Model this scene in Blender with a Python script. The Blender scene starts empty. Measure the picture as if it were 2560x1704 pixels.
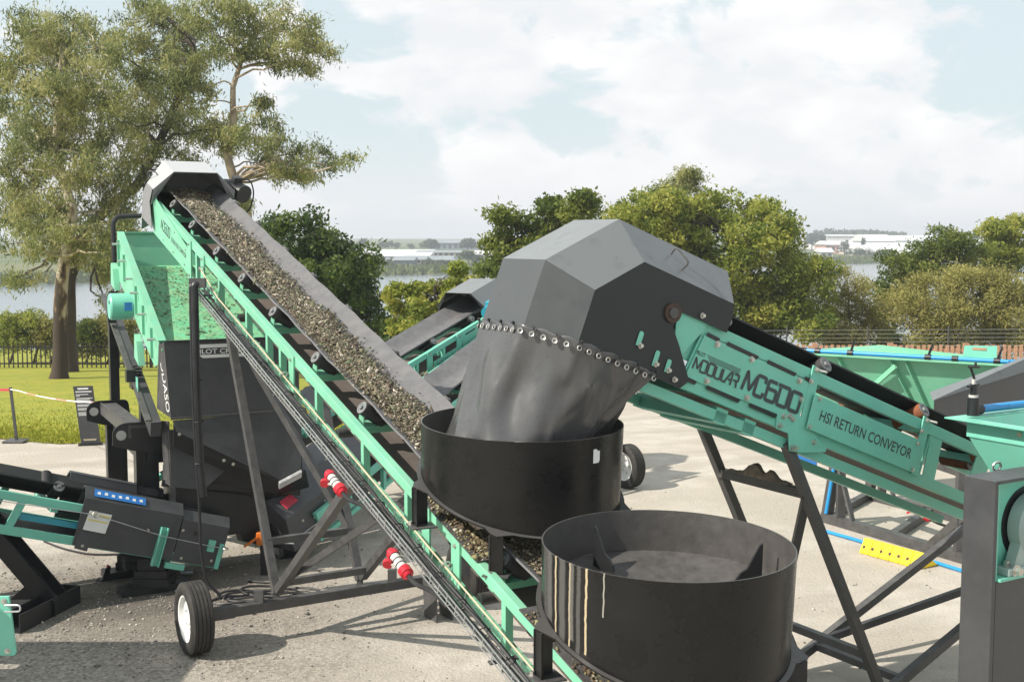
import bpy, math, random
import numpy as np
from mathutils import Matrix, Vector, noise as mnoise

random.seed(7)
rng = np.random.default_rng(11)
SC = bpy.context.scene
COL = SC.collection
R = math.radians

# ------------------------------------------------------------------ camera
CAM_H = 3.08
PITCH = math.atan(260 / 3000)
cam = bpy.data.cameras.new('camera')
cam.sensor_width = 36.0
cam.lens = 36.0 * 3000 / 2560
cam.clip_end = 6000
cam_o = bpy.data.objects.new('camera', cam)
COL.objects.link(cam_o)
cam_o.location = (0, 0, CAM_H)
cam_o.rotation_euler = (math.pi / 2 - PITCH, 0, 0)
SC.camera = cam_o

# ------------------------------------------------------------------ sky and sun
SUN_EL, SUN_TO = R(41), Vector((-.90, -.42, 0)).normalized()
world = bpy.data.worlds.new('World')
SC.world = world
world.use_nodes = True


def build_world():
    nt = world.node_tree
    nt.nodes.clear()
    N, L = nt.nodes.new, nt.links.new
    out = N('ShaderNodeOutputWorld')
    bg = N('ShaderNodeBackground')
    sky = N('ShaderNodeTexSky')
    sky.sky_type = 'NISHITA'
    sky.sun_disc = False
    sky.sun_elevation = SUN_EL
    sky.sun_rotation = math.atan2(SUN_TO.x, SUN_TO.y)
    sky.dust_density = 2.0
    sky.air_density = 1.0
    tc = N('ShaderNodeTexCoord')
    mp = N('ShaderNodeMapping')
    mp.inputs['Scale'].default_value = (1, 1, 1.9)
    mp.inputs['Location'].default_value = (.37, .12, .05)
    L(tc.outputs['Generated'], mp.inputs['Vector'])
    n1 = N('ShaderNodeTexNoise')
    n1.inputs['Scale'].default_value = 8.5
    n1.inputs['Detail'].default_value = 12
    n1.inputs['Roughness'].default_value = .57
    n1.inputs['Distortion'].default_value = .25
    L(mp.outputs[0], n1.inputs['Vector'])

    def direction(px, py):
        v = Vector(((px - 1280) / 3000, 1, 0))
        a = math.atan((852 - py) / 3000) - PITCH
        v = Vector((v.x, math.cos(a), math.sin(a)))
        return v.normalized()
    total = n1.outputs['Fac']
    # cumulus banks (+) and the blue gaps between them (-)
    for px, py, rad, amt in ((1950, 170, .17, .13), (1130, 110, .10, .11), (1500, 420, .14, .05),
                             (2480, 380, .09, .08), (300, 250, .16, .04), (1440, 230, .05, -.10),
                             (1000, 350, .07, -.08), (2480, 60, .08, -.10), (120, 20, .12, -.10),
                             (1250, 20, .05, -.06), (2200, 480, .07, -.06)):
        d = N('ShaderNodeVectorMath')
        d.operation = 'DISTANCE'
        L(tc.outputs['Generated'], d.inputs[0])
        d.inputs[1].default_value = direction(px, py)
        mr = N('ShaderNodeMapRange')
        mr.interpolation_type = 'SMOOTHERSTEP'
        mr.inputs['From Min'].default_value = 0
        mr.inputs['From Max'].default_value = rad * 1.4
        mr.inputs['To Min'].default_value = amt
        mr.inputs['To Max'].default_value = 0
        L(d.outputs['Value'], mr.inputs['Value'])
        ad = N('ShaderNodeMath')
        ad.operation = 'ADD'
        L(total, ad.inputs[0])
        L(mr.outputs[0], ad.inputs[1])
        total = ad.outputs[0]
    ramp = N('ShaderNodeMapRange')
    ramp.interpolation_type = 'SMOOTHSTEP'
    ramp.inputs['From Min'].default_value = .475
    ramp.inputs['From Max'].default_value = .57
    L(total, ramp.inputs['Value'])
    # soft grey modelling inside the clouds
    n2 = N('ShaderNodeTexNoise')
    n2.inputs['Scale'].default_value = 14
    n2.inputs['Detail'].default_value = 7
    L(mp.outputs[0], n2.inputs['Vector'])
    cr = N('ShaderNodeValToRGB')
    cr.color_ramp.elements[0].position = .38
    cr.color_ramp.elements[0].color = (8.6, 8.75, 9.0, 1)
    cr.color_ramp.elements[1].position = .62
    cr.color_ramp.elements[1].color = (10.0, 9.95, 9.9, 1)
    L(n2.outputs['Fac'], cr.inputs['Fac'])
    # thin high veil everywhere: pale blue, not deep
    veil = N('ShaderNodeMix')
    veil.data_type = 'RGBA'
    veil.inputs['Factor'].default_value = .8
    L(sky.outputs[0], veil.inputs['A'])
    veil.inputs['B'].default_value = (7.95, 9.1, 9.45, 1)
    mix = N('ShaderNodeMix')
    mix.data_type = 'RGBA'
    L(ramp.outputs[0], mix.inputs['Factor'])
    L(veil.outputs['Result'], mix.inputs['A'])
    L(cr.outputs['Color'], mix.inputs['B'])
    # pale band at the horizon
    sp = N('ShaderNodeSeparateXYZ')
    L(tc.outputs['Generated'], sp.inputs[0])
    hz = N('ShaderNodeMapRange')
    hz.interpolation_type = 'SMOOTHSTEP'
    hz.inputs['From Min'].default_value = -.01
    hz.inputs['From Max'].default_value = .10
    hz.inputs['To Min'].default_value = .92
    hz.inputs['To Max'].default_value = 0
    L(sp.outputs['Z'], hz.inputs['Value'])
    mh = N('ShaderNodeMix')
    mh.data_type = 'RGBA'
    L(hz.outputs[0], mh.inputs['Factor'])
    L(mix.outputs['Result'], mh.inputs['A'])
    mh.inputs['B'].default_value = (8.9, 8.85, 9.1, 1)
    L(mh.outputs['Result'], bg.inputs['Color'])
    bg.inputs['Strength'].default_value = .074
    L(bg.outputs[0], out.inputs['Surface'])


build_world()
sun = bpy.data.lights.new('sun', 'SUN')
sun.energy = 4.5
sun.angle = R(.6)
sun.color = (1, .93, .82)
sun_o = bpy.data.objects.new('sun', sun)
COL.objects.link(sun_o)
sun_dir = Vector((SUN_TO.x * math.cos(SUN_EL), SUN_TO.y * math.cos(SUN_EL), math.sin(SUN_EL)))
sun_o.rotation_euler = sun_dir.to_track_quat('Z', 'Y').to_euler()
sun_o.location = (-20, -20, 30)

SC.view_settings.view_transform = 'Standard'
SC.view_settings.look = 'None'
SC.view_settings.gamma = 1
SC.view_settings.use_curve_mapping = False
SC.view_settings.exposure = .5
SC.render.engine = 'CYCLES'
SC.cycles.use_denoising = True
SC.cycles.max_bounces = 6
SC.cycles.volume_bounces = 0
SC.cycles.transparent_max_bounces = 8

# ------------------------------------------------------------------ pixel helpers
_F = Vector((0, math.cos(PITCH), -math.sin(PITCH)))
_U = Vector((0, math.sin(PITCH), math.cos(PITCH)))
_C = Vector((0, 0, CAM_H))


def ray(px, py):
    return Vector((1, 0, 0)) * ((px - 1280) / 3000) + _U * ((852 - py) / 3000) + _F


def at(px, py, Y):
    """point seen at that pixel of the photograph, Y metres in front of the camera"""
    r = ray(px, py)
    return _C + r * (Y / r.y)


def at_ground(px, py, z=0.0):
    r = ray(px, py)
    return _C + r * ((z - CAM_H) / r.z)


def frame(o, az, inc):
    """x across (to the right), y along the axis (az degrees left of forward, rising inc), z normal"""
    a, i = R(az), R(inc)
    u = Vector((-math.sin(a) * math.cos(i), math.cos(a) * math.cos(i), math.sin(i)))
    c = Vector((math.cos(a), math.sin(a), 0))
    n = c.cross(u)
    return Matrix(((c.x, u.x, n.x, o[0]), (c.y, u.y, n.y, o[1]), (c.z, u.z, n.z, o[2]), (0, 0, 0, 1)))


def on(M, px, py, axis, val):
    """local point of frame M seen at the pixel, on the plane local[axis] == val"""
    o, k = M.translation, M.col[axis].to_3d()
    r = ray(px, py)
    t = (val - (_C - o).dot(k)) / r.dot(k)
    return M.inverted() @ (_C + r * t)


# ------------------------------------------------------------------ mesh helpers
class MB:
    def __init__(s):
        s.v, s.f = [], []

    def poly(s, pts):
        n = len(s.v)
        s.v += [tuple(p) for p in pts]
        s.f.append(tuple(range(n, n + len(pts))))
        return s

    def mesh(s, v, f):
        n = len(s.v)
        s.v += [tuple(p) for p in v]
        s.f += [tuple(i + n for i in q) for q in f]
        return s

    def box(s, x0, x1, y0, y1, z0, z1):
        v = [(x, y, z) for z in (z0, z1) for y in (y0, y1) for x in (x0, x1)]
        return s.mesh(v, [(0, 2, 3, 1), (4, 5, 7, 6), (0, 1, 5, 4), (2, 6, 7, 3), (0, 4, 6, 2), (1, 3, 7, 5)])

    def bar(s, p, q, w, h, up=(0, 0, 1)):
        p, q = Vector(p), Vector(q)
        d = (q - p).normalized()
        x = d.cross(Vector(up))
        if x.length < 1e-4:
            x = d.cross(Vector((1, 0, 0)))
        x.normalize()
        y = x.cross(d)
        x, y = x * (w / 2), y * (h / 2)
        v = [e + a * x + b * y for e in (p, q) for a, b in ((-1, -1), (1, -1), (1, 1), (-1, 1))]
        return s.mesh(v, [(3, 2, 1, 0), (4, 5, 6, 7), (0, 1, 5, 4), (1, 2, 6, 5), (2, 3, 7, 6), (3, 0, 4, 7)])

    def cyl(s, p, q, r, n=16, r2=None, cap=True):
        p, q = Vector(p), Vector(q)
        d = (q - p).normalized()
        x = d.orthogonal().normalized()
        y = d.cross(x)
        r2 = r if r2 is None else r2
        v = []
        for e, rr in ((p, r), (q, r2)):
            v += [e + (x * math.cos(2 * math.pi * i / n) + y * math.sin(2 * math.pi * i / n)) * rr for i in range(n)]
        f = [(i, (i + 1) % n, n + (i + 1) % n, n + i) for i in range(n)]
        if cap:
            f += [tuple(range(n - 1, -1, -1)), tuple(range(n, 2 * n))]
        return s.mesh(v, f)

    def tube(s, pts, r, n=6, taper=None):
        pts = [Vector(p) for p in pts]
        rs = [r] * len(pts) if taper is None else taper
        base = len(s.v)
        x = None
        for i, p in enumerate(pts):
            d = (pts[min(i + 1, len(pts) - 1)] - pts[max(i - 1, 0)])
            d = d.normalized() if d.length > 1e-9 else Vector((0, 0, 1))
            x = d.orthogonal().normalized() if x is None else (x - d * x.dot(d)).normalized()
            y = d.cross(x)
            s.v += [tuple(p + (x * math.cos(2 * math.pi * k / n) + y * math.sin(2 * math.pi * k / n)) * rs[i]) for k in range(n)]
        for i in range(len(pts) - 1):
            a = base + i * n
            s.f += [(a + k, a + (k + 1) % n, a + n + (k + 1) % n, a + n + k) for k in range(n)]
        s.f.append(tuple(base + k for k in range(n - 1, -1, -1)))
        s.f.append(tuple(base + (len(pts) - 1) * n + k for k in range(n)))
        return s

    def plate(s, pts, t, nrm=None):
        """polygon of 3D points given thickness t along its normal (or nrm)"""
        pts = [Vector(p) for p in pts]
        if nrm is None:
            nrm = Vector((0, 0, 0))
            for i in range(len(pts)):
                nrm += (pts[i] - pts[0]).cross(pts[(i + 1) % len(pts)] - pts[0])
            nrm.normalize()
        nrm = Vector(nrm) * t
        n = len(pts)
        v = pts + [p + nrm for p in pts]
        return s.mesh(v, [tuple(range(n - 1, -1, -1)), tuple(range(n, 2 * n))] +
                      [(i, (i + 1) % n, n + (i + 1) % n, n + i) for i in range(n)])

    def disc(s, c, d, r, n=16):
        c, d = Vector(c), Vector(d).normalized()
        x = d.orthogonal().normalized()
        y = d.cross(x)
        return s.poly([c + (x * math.cos(2 * math.pi * i / n) + y * math.sin(2 * math.pi * i / n)) * r for i in range(n)])

    def torus(s, c, d, r, t, n=14, m=6):
        c, d = Vector(c), Vector(d).normalized()
        x = d.orthogonal().normalized()
        y = d.cross(x)
        v, f = [], []
        for i in range(n):
            e = x * math.cos(2 * math.pi * i / n) + y * math.sin(2 * math.pi * i / n)
            for k in range(m):
                a = 2 * math.pi * k / m
                v.append(c + e * (r + t * math.cos(a)) + d * (t * math.sin(a)))
        for i in range(n):
            for k in range(m):
                f.append((i * m + k, ((i + 1) % n) * m + k, ((i + 1) % n) * m + (k + 1) % m, i * m + (k + 1) % m))
        return s.mesh(v, f)

    def build(s, name, mat, parent=None, smooth=False, bevel=0, label=None):
        me = bpy.data.meshes.new(name)
        me.from_pydata(s.v, [], s.f)
        me.update()
        return link(name, me, mat, parent, smooth, bevel, label)


def link(name, me, mat, parent=None, smooth=False, bevel=0, label=None):
    if mat is not None and not me.materials:
        me.materials.append(mat)
    if smooth:
        me.shade_smooth()
        me.set_sharp_from_angle(angle=R(38))
    o = bpy.data.objects.new(name, me)
    COL.objects.link(o)
    o.parent = parent
    if bevel:
        b = o.modifiers.new('bevel', 'BEVEL')
        b.width = bevel
        b.segments = 2
        b.limit_method = 'ANGLE'
        b.angle_limit = R(40)
    if label:
        o['label'] = label
    return o


def fast_mesh(name, V, F, attr=None):
    """V (n,3) float, F (m,k) int, numpy; attr: per-face float"""
    me = bpy.data.meshes.new(name)
    m, k = F.shape
    me.vertices.add(len(V))
    me.vertices.foreach_set('co', np.ascontiguousarray(V, dtype=np.float32).ravel())
    me.loops.add(m * k)
    me.loops.foreach_set('vertex_index', np.ascontiguousarray(F, dtype=np.int32).ravel())
    me.polygons.add(m)
    me.polygons.foreach_set('loop_start', np.arange(0, m * k, k, dtype=np.int32))
    if attr is not None:
        a = me.attributes.new('rnd', 'FLOAT', 'FACE')
        a.data.foreach_set('value', np.ascontiguousarray(attr, dtype=np.float32))
    me.update(calc_edges=True)
    me.validate()
    return me


def tag(o, label, cat, group=None, kind=None):
    o['label'] = label
    if cat:
        o['category'] = cat
    if group:
        o['group'] = group
    if kind:
        o['kind'] = kind
    return o


def thing(name, label, cat, M=None, group=None):
    o = bpy.data.objects.new(name, None)
    o.empty_display_size = .2
    COL.objects.link(o)
    if M is not None:
        o.matrix_world = M if isinstance(M, Matrix) else Matrix.Translation(Vector(M))
    return tag(o, label, cat, group)


def struct(o):
    o['kind'] = 'structure'
    return o


# ------------------------------------------------------------------ materials
MATS = {}


def _nt(name):
    m = bpy.data.materials.new(name)
    m.use_nodes = True
    nt = m.node_tree
    return m, nt, nt.nodes['Principled BSDF']


def paint(name, col, rough=.45, metal=0.0, var=.25, vscale=6.0, dust_sheen=0.0, dust_sheen_col=(.42, .36, .27), bump=.0, bscale=60, spec=.5, even=False):
    m, nt, b = _nt(name)
    N, L = nt.nodes.new, nt.links.new
    g = N('ShaderNodeNewGeometry')
    n = N('ShaderNodeTexNoise')
    n.inputs['Scale'].default_value = vscale
    n.inputs['Detail'].default_value = 8
    n.inputs['Roughness'].default_value = .65
    L(g.outputs['Position'], n.inputs['Vector'])
    mr = N('ShaderNodeMapRange')
    mr.inputs['From Min'].default_value = .3
    mr.inputs['From Max'].default_value = .7
    mr.inputs['To Min'].default_value = 1 - var
    mr.inputs['To Max'].default_value = 1 + var
    L(n.outputs['Fac'], mr.inputs['Value'])
    mx = N('ShaderNodeVectorMath')
    mx.operation = 'SCALE'
    mx.inputs[0].default_value = col
    L(mr.outputs[0], mx.inputs['Scale'])
    colr = mx.outputs[0]
    if dust_sheen:
        sp = N('ShaderNodeSeparateXYZ')
        L(g.outputs['Normal'], sp.inputs[0])
        n2 = N('ShaderNodeTexNoise')
        n2.inputs['Scale'].default_value = 9
        n2.inputs['Detail'].default_value = 10
        n2.inputs['Roughness'].default_value = .7
        L(g.outputs['Position'], n2.inputs['Vector'])
        r1 = N('ShaderNodeMapRange')
        r1.inputs['From Min'].default_value = .0 if even else .42
        r1.inputs['From Max'].default_value = .42 if even else .72
        L(n2.outputs['Fac'], r1.inputs['Value'])
        up = N('ShaderNodeMapRange')
        up.inputs['From Min'].default_value = .15 if even else -.3
        up.inputs['From Max'].default_value = .9
        up.inputs['To Min'].default_value = (.0 if even else .25) * dust_sheen
        up.inputs['To Max'].default_value = dust_sheen
        L(sp.outputs['Z'], up.inputs['Value'])
        ml = N('ShaderNodeMath')
        ml.operation = 'MULTIPLY'
        L(r1.outputs[0], ml.inputs[0])
        L(up.outputs[0], ml.inputs[1])
        mm = N('ShaderNodeMix')
        mm.data_type = 'RGBA'
        L(ml.outputs[0], mm.inputs['Factor'])
        L(colr, mm.inputs['A'])
        mm.inputs['B'].default_value = (*dust_sheen_col, 1)
        colr = mm.outputs['Result']
    L(colr, b.inputs['Base Color'])
    rr = N('ShaderNodeMapRange')
    rr.inputs['From Min'].default_value = .3
    rr.inputs['From Max'].default_value = .7
    rr.inputs['To Min'].default_value = max(.05, rough - .1)
    rr.inputs['To Max'].default_value = min(1, rough + .12)
    L(n.outputs['Fac'], rr.inputs['Value'])
    L(rr.outputs[0], b.inputs['Roughness'])
    b.inputs['Metallic'].default_value = metal
    b.inputs['Specular IOR Level'].default_value = spec
    if bump:
        n3 = N('ShaderNodeTexNoise')
        n3.inputs['Scale'].default_value = bscale
        n3.inputs['Detail'].default_value = 6
        L(g.outputs['Position'], n3.inputs['Vector'])
        bp = N('ShaderNodeBump')
        bp.inputs['Strength'].default_value = bump
        bp.inputs['Distance'].default_value = .02
        L(n3.outputs['Fac'], bp.inputs['Height'])
        L(bp.outputs[0], b.inputs['Normal'])
    MATS[name] = m
    return m


def ramp_mat(name, stops, attr='rnd', rough=.8, trans=0.0, spec=.3, vary=None):
    """colour picked per face by the attribute through a ramp"""
    m, nt, b = _nt(name)
    N, L = nt.nodes.new, nt.links.new
    a = N('ShaderNodeAttribute')
    a.attribute_name = attr
    cr = N('ShaderNodeValToRGB')
    e = cr.color_ramp.elements
    e[0].position, e[0].color = stops[0][0], (*stops[0][1], 1)
    e[1].position, e[1].color = stops[-1][0], (*stops[-1][1], 1)
    for p, c in stops[1:-1]:
        q = e.new(p)
        q.color = (*c, 1)
    L(a.outputs['Fac'], cr.inputs['Fac'])
    L(cr.outputs[0], b.inputs['Base Color'])
    b.inputs['Roughness'].default_value = rough
    b.inputs['Specular IOR Level'].default_value = spec
    if trans:
        tr = N('ShaderNodeBsdfTranslucent')
        L(cr.outputs[0], tr.inputs['Color'])
        ms = N('ShaderNodeMixShader')
        ms.inputs[0].default_value = trans
        L(b.outputs[0], ms.inputs[1])
        L(tr.outputs[0], ms.inputs[2])
        L(ms.outputs[0], nt.nodes['Material Output'].inputs['Surface'])
    MATS[name] = m
    return m


GREEN = paint('green_paint', (.18, .50, .335), .42, var=.10, vscale=3, dust_sheen=.35, dust_sheen_col=(.40, .42, .28))
GREEN2 = paint('green_paint_shade', (.165, .53, .41), .42, var=.09, vscale=3, dust_sheen=.38, dust_sheen_col=(.33, .42, .33))  # same paint as GREEN, bluer: sky-lit shade put into the colour
DECKG = paint('green_deck', (.14, .48, .26), .6, var=.12, vscale=8, dust_sheen=.7, dust_sheen_col=(.34, .40, .20), bump=.15)
ANTH = paint('anthracite_paint', (.055, .057, .062), .42, var=.18, vscale=4, dust_sheen=.25, dust_sheen_col=(.16, .15, .14))
HOODM = paint('hood_paint', (.024, .028, .030), .40, var=.10, vscale=5, dust_sheen=.9, dust_sheen_col=(.20, .215, .225), spec=.35, even=True)  # pale layer on upward faces paints in the light on the top panels
HOODL = paint('glare_hood', (.20, .20, .205), .42, var=.10, vscale=5, dust_sheen=.9, dust_sheen_col=(.46, .47, .48), even=True)  # dark hood lightened, palest on top: sun glare put into the colour
STEEL = paint('dark_steel', (.062, .061, .062), .5, var=.25, vscale=12, dust_sheen=.45, dust_sheen_col=(.20, .19, .18))
BLACK = paint('black_paint', (.014, .015, .017), .4, var=.3, vscale=8, dust_sheen=.12, dust_sheen_col=(.10, .10, .09))
DRUM = paint('drum_paint', (.011, .011, .011), .28, var=.25, vscale=5, dust_sheen=.9, dust_sheen_col=(.085, .082, .08), spec=.25, even=True)
DRUMIN = paint('worn_drum_inside', (.060, .056, .054), .5, var=.18, vscale=14, dust_sheen=.45, dust_sheen_col=(.15, .145, .14), bump=.1, bscale=90)
RUBBER = paint('belt_rubber', (.125, .125, .132), .7, var=.18, vscale=9, dust_sheen=.3, dust_sheen_col=(.20, .185, .17))
RUBBERB = paint('black_rubber', (.016, .016, .017), .6, var=.3, vscale=14)
RETBELT = paint('return_belt_rubber', (.12, .098, .085), .85, var=.25, vscale=7)
SKIRT = paint('skirt_rubber', (.066, .067, .069), .29, var=.12, vscale=6, dust_sheen=.2, dust_sheen_col=(.14, .14, .14), spec=.75)
TYRE = paint('tyre_rubber', (.022, .021, .020), .75, var=.3, vscale=30, dust_sheen=.4, dust_sheen_col=(.14, .12, .10))
GALV = paint('galvanised', (.50, .51, .52), .38, metal=.6, var=.15, vscale=20)
ZINC = paint('zinc_bolt', (.55, .54, .50), .3, metal=.8, var=.1)
ROLLER = paint('roller_plastic', (.035, .035, .037), .5, var=.3, vscale=25, dust_sheen=.5, dust_sheen_col=(.2, .18, .16))
ROLLEND = paint('roller_end', (.16, .16, .165), .5, var=.3, vscale=30)
RUST = paint('rusty_roller', (.20, .065, .025), .7, var=.5, vscale=15)
BROWN = paint('rusted_bearing', (.055, .028, .018), .6, var=.4, vscale=40)
WHITE = paint('white_print', (.78, .78, .76), .5, var=.05)
GREYT = paint('grey_lettering', (.045, .055, .058), .5, var=.1)
RED = paint('red_plastic', (.55, .012, .028), .35, var=.1)
PLUGW = paint('grey_plug', (.50, .49, .47), .45, var=.1)
BLUE = paint('blue_pipe', (.02, .27, .60), .35, var=.08)
MOTORB = paint('blue_motor', (.03, .30, .40), .4, var=.1)
YELLOW = paint('yellow_plastic', (.88, .60, .012), .5, var=.08, vscale=10)
ORANGE = paint('orange_plastic', (.62, .16, .015), .45, var=.15)
WIRE = paint('pull_wire', (.50, .42, .28), .5, var=.1)
CABLE = paint('black_cable', (.018, .018, .02), .5, var=.2)
BEAR = paint('bearing_grey', (.30, .38, .36), .4, var=.1)
WOOD = paint('fence_wood', (.40, .23, .14), .8, var=.3, vscale=18)
STICKY = paint('yellow_sticker', (.75, .62, .1), .5, var=.05)
STICKB = paint('blue_sticker', (.03, .18, .52), .4, var=.2, vscale=60)
TAPER = paint('faded_red_tape', (.62, .30, .28), .5, var=.1)
STICKR = paint('red_sticker', (.55, .05, .08), .4, var=.2, vscale=60)
DIRT = paint('dirt', (.17, .135, .10), .95, var=.35, vscale=25, bump=.6, bscale=40)
PALIS = paint('palisade_paint', (.02, .018, .016), .6, var=.2)


# ------------------------------------------------------------------ lettering
def text_mesh(body, width=None, height=None, extrude=.0008, squeeze=1.0, bold=0):
    cu = bpy.data.curves.new('lettering', 'FONT')
    cu.body = body
    cu.size = 1
    cu.resolution_u = 3
    cu.offset = bold
    o = bpy.data.objects.new('lettering', cu)
    COL.objects.link(o)
    dg = bpy.context.evaluated_depsgraph_get()
    me = bpy.data.meshes.new_from_object(o.evaluated_get(dg))
    bpy.data.objects.remove(o)
    bpy.data.curves.remove(cu)
    n = len(me.vertices)
    co = np.empty(n * 3, dtype=np.float32)
    me.vertices.foreach_get('co', co)
    co = co.reshape(-1, 3)
    lo, hi = co[:, :2].min(0), co[:, :2].max(0)
    sx = width / (hi[0] - lo[0]) if width else height / (hi[1] - lo[1])
    sy = height / (hi[1] - lo[1]) if height else sx
    co[:, 0] = (co[:, 0] - lo[0]) * sx
    co[:, 1] = (co[:, 1] - lo[1]) * sy
    co[:, 2] *= 0
    me.vertices.foreach_set('co', co.ravel())
    me.materials.clear()
    return me


def lettering(body, origin, right, up, width, height, mat, parent, name='lettering', bold=0):
    me = text_mesh(body, width, height, bold=bold)
    right, up = Vector(right).normalized(), Vector(up).normalized()
    nr = right.cross(up)
    o = Vector(origin)
    M = Matrix(((right.x, up.x, nr.x, o.x), (right.y, up.y, nr.y, o.y), (right.z, up.z, nr.z, o.z), (0, 0, 0, 1)))
    me.transform(M)
    me.name = name
    return link(name, me, mat, parent)


def rounded(pts, r, n=5):
    if len(pts) < 3:
        return [Vector(p) for p in pts]
    out = [Vector(pts[0])]
    for i in range(1, len(pts) - 1):
        a, b, c = Vector(pts[i - 1]), Vector(pts[i]), Vector(pts[i + 1])
        d1, d2 = (a - b), (c - b)
        rr = min(r, d1.length * .49, d2.length * .49)
        p, q = b + d1.normalized() * rr, b + d2.normalized() * rr
        for k in range(n + 1):
            t = k / n
            out.append(p * (1 - t) ** 2 + b * 2 * t * (1 - t) + q * t * t)
    out.append(Vector(pts[-1]))
    return out


def strokes(lines, width, origin, right, up, sx, sy, mat, parent, name='lettering', rad=.12):
    """flat pen strokes: polylines in a unit-high grid, mitred, laid out on a plane"""
    right, up, o = Vector(right).normalized(), Vector(up).normalized(), Vector(origin)
    mb = MB()
    nr = right.cross(up)
    for li, ln in enumerate(lines):
        P = [Vector((p[0] * sx, p[1] * sy)) for p in rounded(ln, rad)]
        L_, R_ = [], []
        for i, p in enumerate(P):
            d1 = (p - P[i - 1]).normalized() if i else (P[1] - P[0]).normalized()
            d2 = (P[i + 1] - p).normalized() if i < len(P) - 1 else d1
            n1, n2 = Vector((-d1.y, d1.x)), Vector((-d2.y, d2.x))
            m = (n1 + n2).normalized()
            k = width / 2 / max(.45, m.dot(n1))
            L_.append(p + m * k)
            R_.append(p - m * k)
        w3 = lambda q: o + right * q.x + up * q.y + nr * (.0004 * li)
        for i in range(len(P) - 1):
            mb.poly([w3(R_[i]), w3(R_[i + 1]), w3(L_[i + 1]), w3(L_[i])])
    return mb.build(name, mat, parent)

# ------------------------------------------------------------------ the ground, lawn, lake
def shore(x):
    return 310 + .85 * max(-190, min(420, x))


def zt(x, y):
    if y < 18:
        return 0.0
    dip = min(1.3, .12 * max(0, y - 33)) * max(0, min(1, (x - 3) / 3))
    if y < 50:
        return -.05 * (y - 18) - dip
    if y < 92:
        return -1.6 - .125 * (y - 50) - dip
    s = (y - shore(x)) * .76
    if s < -25:
        return -8.0
    if s < 0:
        return -8.0 + 2.1 * (s + 25) / 25
    return -5.9 + min(s, 90) * .012 + max(0, min(s - 90, 900)) * .0062


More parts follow.
